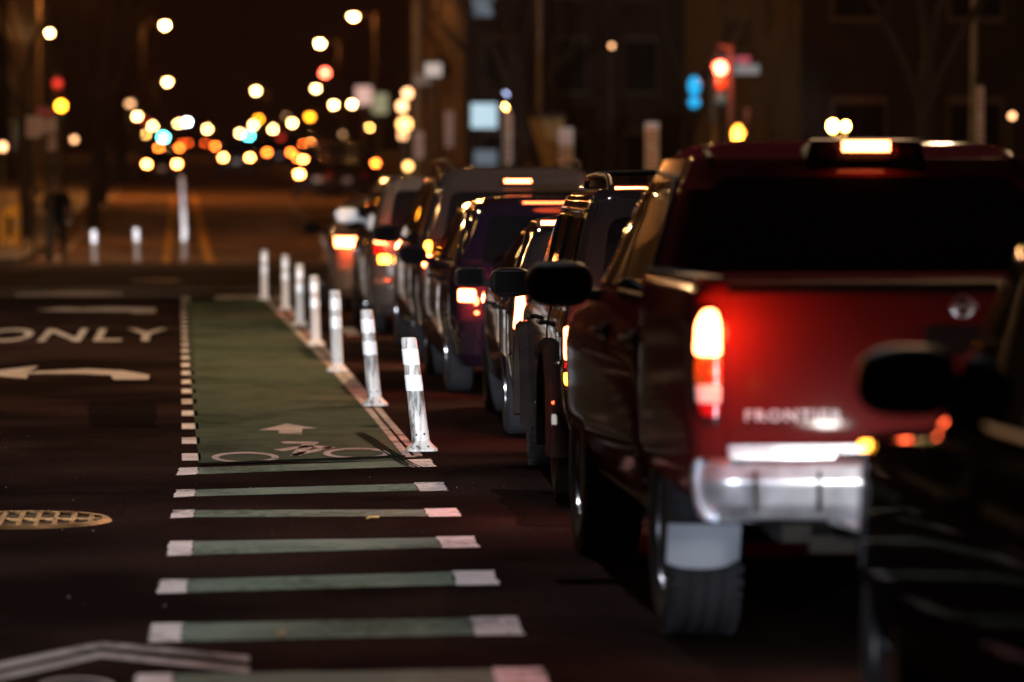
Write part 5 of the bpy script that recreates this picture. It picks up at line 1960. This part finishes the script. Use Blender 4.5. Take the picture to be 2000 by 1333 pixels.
# ------------------------------------------------------------------ buildings
def building(x0, x1, y0, depth, h, wallm, label, storeys=4, bays=6, lit={}, z=0.0, roofh=.5, extra=(), side=True):
    """front faces the camera side (toward -y); the flank toward the street has windows too"""
    t = empty('building', ((x0 + x1) / 2, y0, z), label, 'building')
    cx = (x0 + x1) / 2
    b = MB()
    b.box(x0 - cx, x1 - cx, 0, depth, 0, h)
    b.build('wall', wallm, t)
    b = MB()
    b.box(x0 - cx - .25, x1 - cx + .25, -.25, depth + .25, h + .002, h + roofh)
    b.build('cornice', M['stone'] if wallm != M['stone'] else M['brick'], t)
    fh = h / storeys
    bw = (x1 - x0) / bays
    inner = -1 if cx > 2 else 1
    for s_ in range(storeys):
        for k in range(bays):
            xa = x0 - cx + bw * (k + .28)
            xb = x0 - cx + bw * (k + .72)
            za, zb = s_ * fh + fh * .28, s_ * fh + fh * .82
            b = MB()
            b.box(xa - .08, xb + .08, -.07, .01, za - .10, za - .002)
            b.box(xa - .06, xb + .06, -.05, .01, zb + .002, zb + .16)
            b.box(xa - .06, xa - .001, -.049, .01, za - .002, zb + .002)
            b.box(xb + .001, xb + .06, -.049, .01, za - .002, zb + .002)
            fo = b.build('window_frame', M['stone'], t)
            b = MB()
            b.box(xa, xb, -.03, .02, za, zb)
            b.box((xa + xb) / 2 - .03, (xa + xb) / 2 + .03, -.045, -.031, za, zb, 1)
            mm = M[lit[(s_, k)]] if (s_, k) in lit else M['win_dark']
            b.build('window', [mm, M['dark_wall']], fo)
    for (xc, zc, ww_, hh_, mm) in extra:
        b = MB()
        b.box(xc - cx - ww_ / 2 - .06, xc - cx + ww_ / 2 + .06, -.06, .01, zc - z - hh_ / 2 - .06, zc - z + hh_ / 2 + .06)
        fo = b.build('window_frame', M['dark_wall'], t)
        b = MB()
        b.box(xc - cx - ww_ / 2, xc - cx + ww_ / 2, -.075, -.061, zc - z - hh_ / 2, zc - z + hh_ / 2)
        b.build('window', M[mm], fo)
    nb = max(2, int(depth / 4))
    xf = (x0 - cx) if inner < 0 else (x1 - cx)
    for s_ in range(storeys):
        for k in range(min(nb, 8) if side else 0):
            ya, yb = depth * (k + .3) / nb, depth * (k + .7) / nb
            za, zb = s_ * fh + fh * .28, s_ * fh + fh * .82
            b = MB()
            b.box(min(xf, xf + inner * .03), max(xf, xf + inner * .03), ya, yb, za, zb)
            mm = M[lit[('s', s_, k)]] if ('s', s_, k) in lit else M['win_dark']
            b.build('window', mm, t)
    return t


building(9.5, 19, 128, 24, 9.5, M['brick'], 'brown brick building with the pale blue lit shop window behind the queue', 3, 4, {}, z=zroad(128), extra=((10.15, 3.95, .86, .82, 'W_blue'), (10.2, 2.55, .75, .5, 'W_blue_dim'), (10.1, 7.6, .7, .7, 'W_blue_dim')))
building(19.5, 34, 112, 24, 13, M['dark_wall'], 'dark building behind the red corner signal', 4, 6, {}, z=zroad(112), side=False)
building(14.0, 30, 86, 20, 8.5, M['dark_wall'], 'low dark building behind the bare trees and the pickup roof', 2, 6, {(0, 5): 'W_warm'}, z=0, side=False)
building(14.5, 34, 30, 26, 9, M['brick'], 'brick building on the pickup side of the street before the crossing', 3, 6, {}, z=0)
building(18, 34, 180, 40, 20, M['brick'], 'tall brick block up the far street behind the lit signs', 6, 5, {(3, 1): 'W_warm', (4, 0): 'W_blue_dim'}, z=zroad(180))
building(-32, -10, 92, 40, 16, M['dark_wall'], 'tall dark building behind the parking signs on the far corner', 5, 6, {('s', 0, 2): 'W_warm'}, z=zroad(92))
building(-30, -9.8, 140, 60, 18, M['brick'], 'brick block up the far street with a pale lit ground floor', 5, 6, {('s', 0, 1): 'W_warm', ('s', 0, 3): 'W_warm', (0, 5): 'W_warm'}, z=zroad(140))
building(-34, -12, 10, 40, 12, M['dark_wall'], 'dark building beside the turn lane before the crossing', 4, 6, {}, z=0)
building(-38, -10, 230, 90, 24, M['dark_wall'], 'dark tall block beyond the last bare tree', 7, 6, {}, z=zroad(230))
building(22, 44, 240, 90, 26, M['dark_wall'], 'far dark tower block behind the globe street lamps', 8, 6, {(5, 0): 'W_warm', (6, 2): 'W_warm'}, z=zroad(240))

# garden wall by the leaning trunk, porch light put into its ochre colour
q = at(1066, 320, 96)
t = empty('garden_wall', (q.x, 96, zroad(96)), 'tall ochre wall panel coloured as if lamplit, between the two leaning trees', 'wall')
b = MB()
b.box(-.45, .45, 0, .3, 0, 3.2)
b.build('wall_face', mat('lamplit_ochre', (0.42, 0.27, 0.10), rough=.8, scale=2, var=.3), t)
b = MB()
b.box(-.5, .5, -.05, .35, 3.2, 3.3)
b.build('coping', M['stone'], t)
# twin globe lamp
q = at(1639, 247, 70)
t = empty('globe_lamp', (q.x, 70, .12), 'twin globe lamp post glowing pale yellow above the pickup roof', 'globe lamp')
b = MB()
b.tube([(0, 0, 0), (0, 0, q.z - .35)], .05, 10)
b.tube([(-.12, 0, q.z - .12 - .16), (0, 0, q.z - .45), (.12, 0, q.z - .12 - .16)], .025, 8)
b.build('pole', mat('pale_lamp_pole', (0.5, 0.42, 0.22), rough=.5), t, smooth=True)
for k in (-1, 1):
    b = MB()
    b.ball((k * .12, 0, q.z - .12), .085 if k < 0 else .06, 10, sz=1.2)
    b.build('globe', M['L_globe'] if 'L_globe' in M else M['L_gold'], t, smooth=True)
lamp('POINT', 'globe_light', (0, -.2, q.z - .1), 18, (1, .7, .35), .1, t)
# small wall lamps
for (x, y, d, lb, mm, r_) in ((1977, 227, 84, 'small wall lamp on the low dark building over the pickup roof end', 'L_dim', .07),
                              (989, 208, 99, 'small gold lamp on a bracket by the narrow sign stack', 'L_gold', .06),
                              (986, 186, 101, 'pale blue lamp above the small gold one', 'L_coolsmall', .08),
                              (145, 273, 139, 'faint wall lamp glowing behind the standing person', 'L_dim', .10),
                              (5, 287, 91, 'small orange lamp at the corner of the dark building behind the newspaper box', 'L_dim', .10),
                              (1195, 90, 111, 'faint lamp high on the dark building behind the corner signal', 'L_dim', .06),
                              (796, 183, 124, 'golden shop lamp beside the mast, upper of the cluster', 'L_dim', .16),
                              (786, 208, 125, 'golden shop lamp beside the mast, second of the cluster', 'L_dim', .18),
                              (790, 243, 126, 'brightest golden shop lamp beside the mast', 'L_dim2', .22),
                              (787, 265, 127, 'lowest golden shop lamp beside the mast', 'L_dim', .14),
                              (797, 325, 119, 'pale lamp at the foot of the mast', 'L_dim2', .12)):
    if mm == 'L_coolsmall' and mm not in M:
        M[mm] = emat('pale_blue_lamp', (.5, .6, 1.0), 5)
    if mm == 'L_dim2' and mm not in M:
        M[mm] = emat('golden_lamp', (1.0, .5, .15), 7)
    q = at(x, y, d)
    t = empty('wall_lamp', (q.x, d, q.z), lb, 'lamp')
    b = MB()
    b.tube([(0, .05, -.02), (0, .25, -.02), (0, .3, -q.z + zroad(d))], .02, 6)
    b.build('bracket', M['pole'], t)
    b = MB()
    b.ball((0, 0, 0), r_, 8)
    b.build('bulb', M[mm], t, smooth=True)

# ------------------------------------------------------------------ lamps that light the near street
NEAR = [(-9.2, 84, 8.5, 'unseen street lamp added on the far corner pavement to light the newspaper box', 1700, (1.0, .52, .24)),  # added out of view to brighten the newspaper box
        (-4.4, 18.5, 9.0, 'street lamp beside the turn lane, level with the painted bars', 900, (.86, .88, 1.0)),
        (9.0, 34, 8.5, 'street lamp on the pavement beside the queue', 4200, (1.0, .58, .30)),
        (-5.2, 42, 8.5, 'street lamp over the turn lane arrows', 800, (1.0, .78, .50)),
        (13.8, 66, 8.5, 'street lamp added on the corner before the crossing to light the signs', 450, (1.0, .52, .20)),  # added lamp, its long arm set to brighten the parking signs
        (-5.4, 99, 8.5, 'street lamp on the far corner above the parking signs', 900, (1.0, .33, .07)),
        (9.4, 100, 8.5, 'street lamp past the crossing beside the leaning tree', 110, (1.0, .40, .11)),
        (9.4, 140, 8.5, 'street lamp up the far street beside the brick building', 450, (1.0, .33, .07)),
        (-5.4, 150, 8.5, 'street lamp up the far street on the kerb lane side', 3800, (1.0, .33, .07))]
for (x, d, h, lb, pw, col) in NEAR:
    sgn = 1 if x > 2 else -1
    t = empty('street_lamp', (x, d, zroad(d) + .1), lb, 'street lamp', 'street lamps beside the near street')
    b = MB()
    b.lathe([(.15, 0), (.15, .5), (.09, .6)], 12)
    b.tube([(0, 0, .6), (0, 0, h)], [.08, .055], 10)
    b.build('pole', M['pole'], t, smooth=True)
    b = MB()
    al = {18: 5.3, 66: 5.8, 42: 4.2}.get(int(d), 1.9)
    b.tube([(0, 0, h - .05), (-sgn * al * .45, 0, h + .25), (-sgn * (al - .2), 0, h + .2)], .045, 8)
    b.build('arm', M['pole'], t, smooth=True)
    b = MB()
    b.ball((-sgn * al, 0, h + .2), .28, 8, sz=.35)
    hd = b.build('lamp_head', M['signal_body'], t, smooth=True)
    b = MB()
    b.ball((-sgn * al, 0, h + .08), .17, 8, sz=.6)
    b.build('bulb', M['L_gold'], hd, smooth=True)
    lamp('POINT', 'street_light', (-sgn * al, 0, h - .15), pw, col, .12, t)

for (x, d, h, lb) in ((-7.2, 31, 7.5, 'added unseen globe lamp on the turn lane pavement, first from the camera'), (-8.4, 47, 6.0, 'added unseen globe lamp on the turn lane pavement, second from the camera'),  # unseen lamps added for gold reflections in the car sides
                      (-10.5, 62, 8.0, 'added unseen globe lamp beside the cross street'), (-9.6, 86, 9.0, 'added unseen globe lamp against the dark corner building'),
                      (-9.4, 118, 9.0, 'added unseen globe lamp in front of the brick block'), (-7.8, 38, 9.0, 'added unseen tall globe lamp between the first two on the turn lane pavement'),
                      (-8.6, 135, 7.0, 'added unseen globe lamp at the far end of the brick block')):
    t = empty('globe_lamp', (x, d, zroad(d) + .1), lb, 'globe lamp', 'added unseen globe lamps on the turn lane side')
    b = MB()
    b.lathe([(.14, 0), (.13, .4), (.07, .5)], 12)
    b.tube([(0, 0, .5), (0, 0, h - .15)], .05, 10)
    b.build('pole', M['pole'], t, smooth=True)
    b = MB()
    b.ball((0, 0, h), .13, 10)
    b.build('globe', M['L_gold'], t, smooth=True)
    lamp('POINT', 'globe_light', (.2, 0, h), 330, (1.0, .50, .18), .05, t)

# unseen headlights behind the camera pick out posts and pickup; the last spot is added
lamp('SPOT', 'unseen_beam', (-4.0, -6.0, .80), 48000, (.86, .92, 1.0), .08, angle=R(9.6), blend=.3, target=(2.0, 39, .35))
lamp('SPOT', 'unseen_beam', (-4.2, -2.0, .72), 7500, (.80, .88, 1.0), .07, angle=R(6.6), blend=.8, target=(2.15, 13.0, .35))
lamp('SPOT', 'unseen_beam', (-3.6, -6.0, .82), 300000, (.95, .93, 1.0), .08, angle=R(2.9), blend=.4, target=(-.35, 85, .5))  # narrow spot added to brighten the far posts

# ------------------------------------------------------------------ night haze
def haze(density, aniso):
    b = MB()
    b.box(-420, 420, -70, 3600, -1.2, 75)
    m = bpy.data.materials.new('night_haze')
    m.use_nodes = True
    n = m.node_tree
    n.nodes.clear()
    o_ = n.nodes.new('ShaderNodeOutputMaterial')
    v = n.nodes.new('ShaderNodeVolumePrincipled')
    v.inputs['Color'].default_value = (.9, .78, .70, 1)
    v.inputs['Density'].default_value = density
    v.inputs['Anisotropy'].default_value = aniso
    n.links.new(v.outputs[0], o_.inputs['Volume'])
    h = b.build('haze', m)
    h['kind'] = 'stuff'
    return h


haze(0.00009, 0.5)
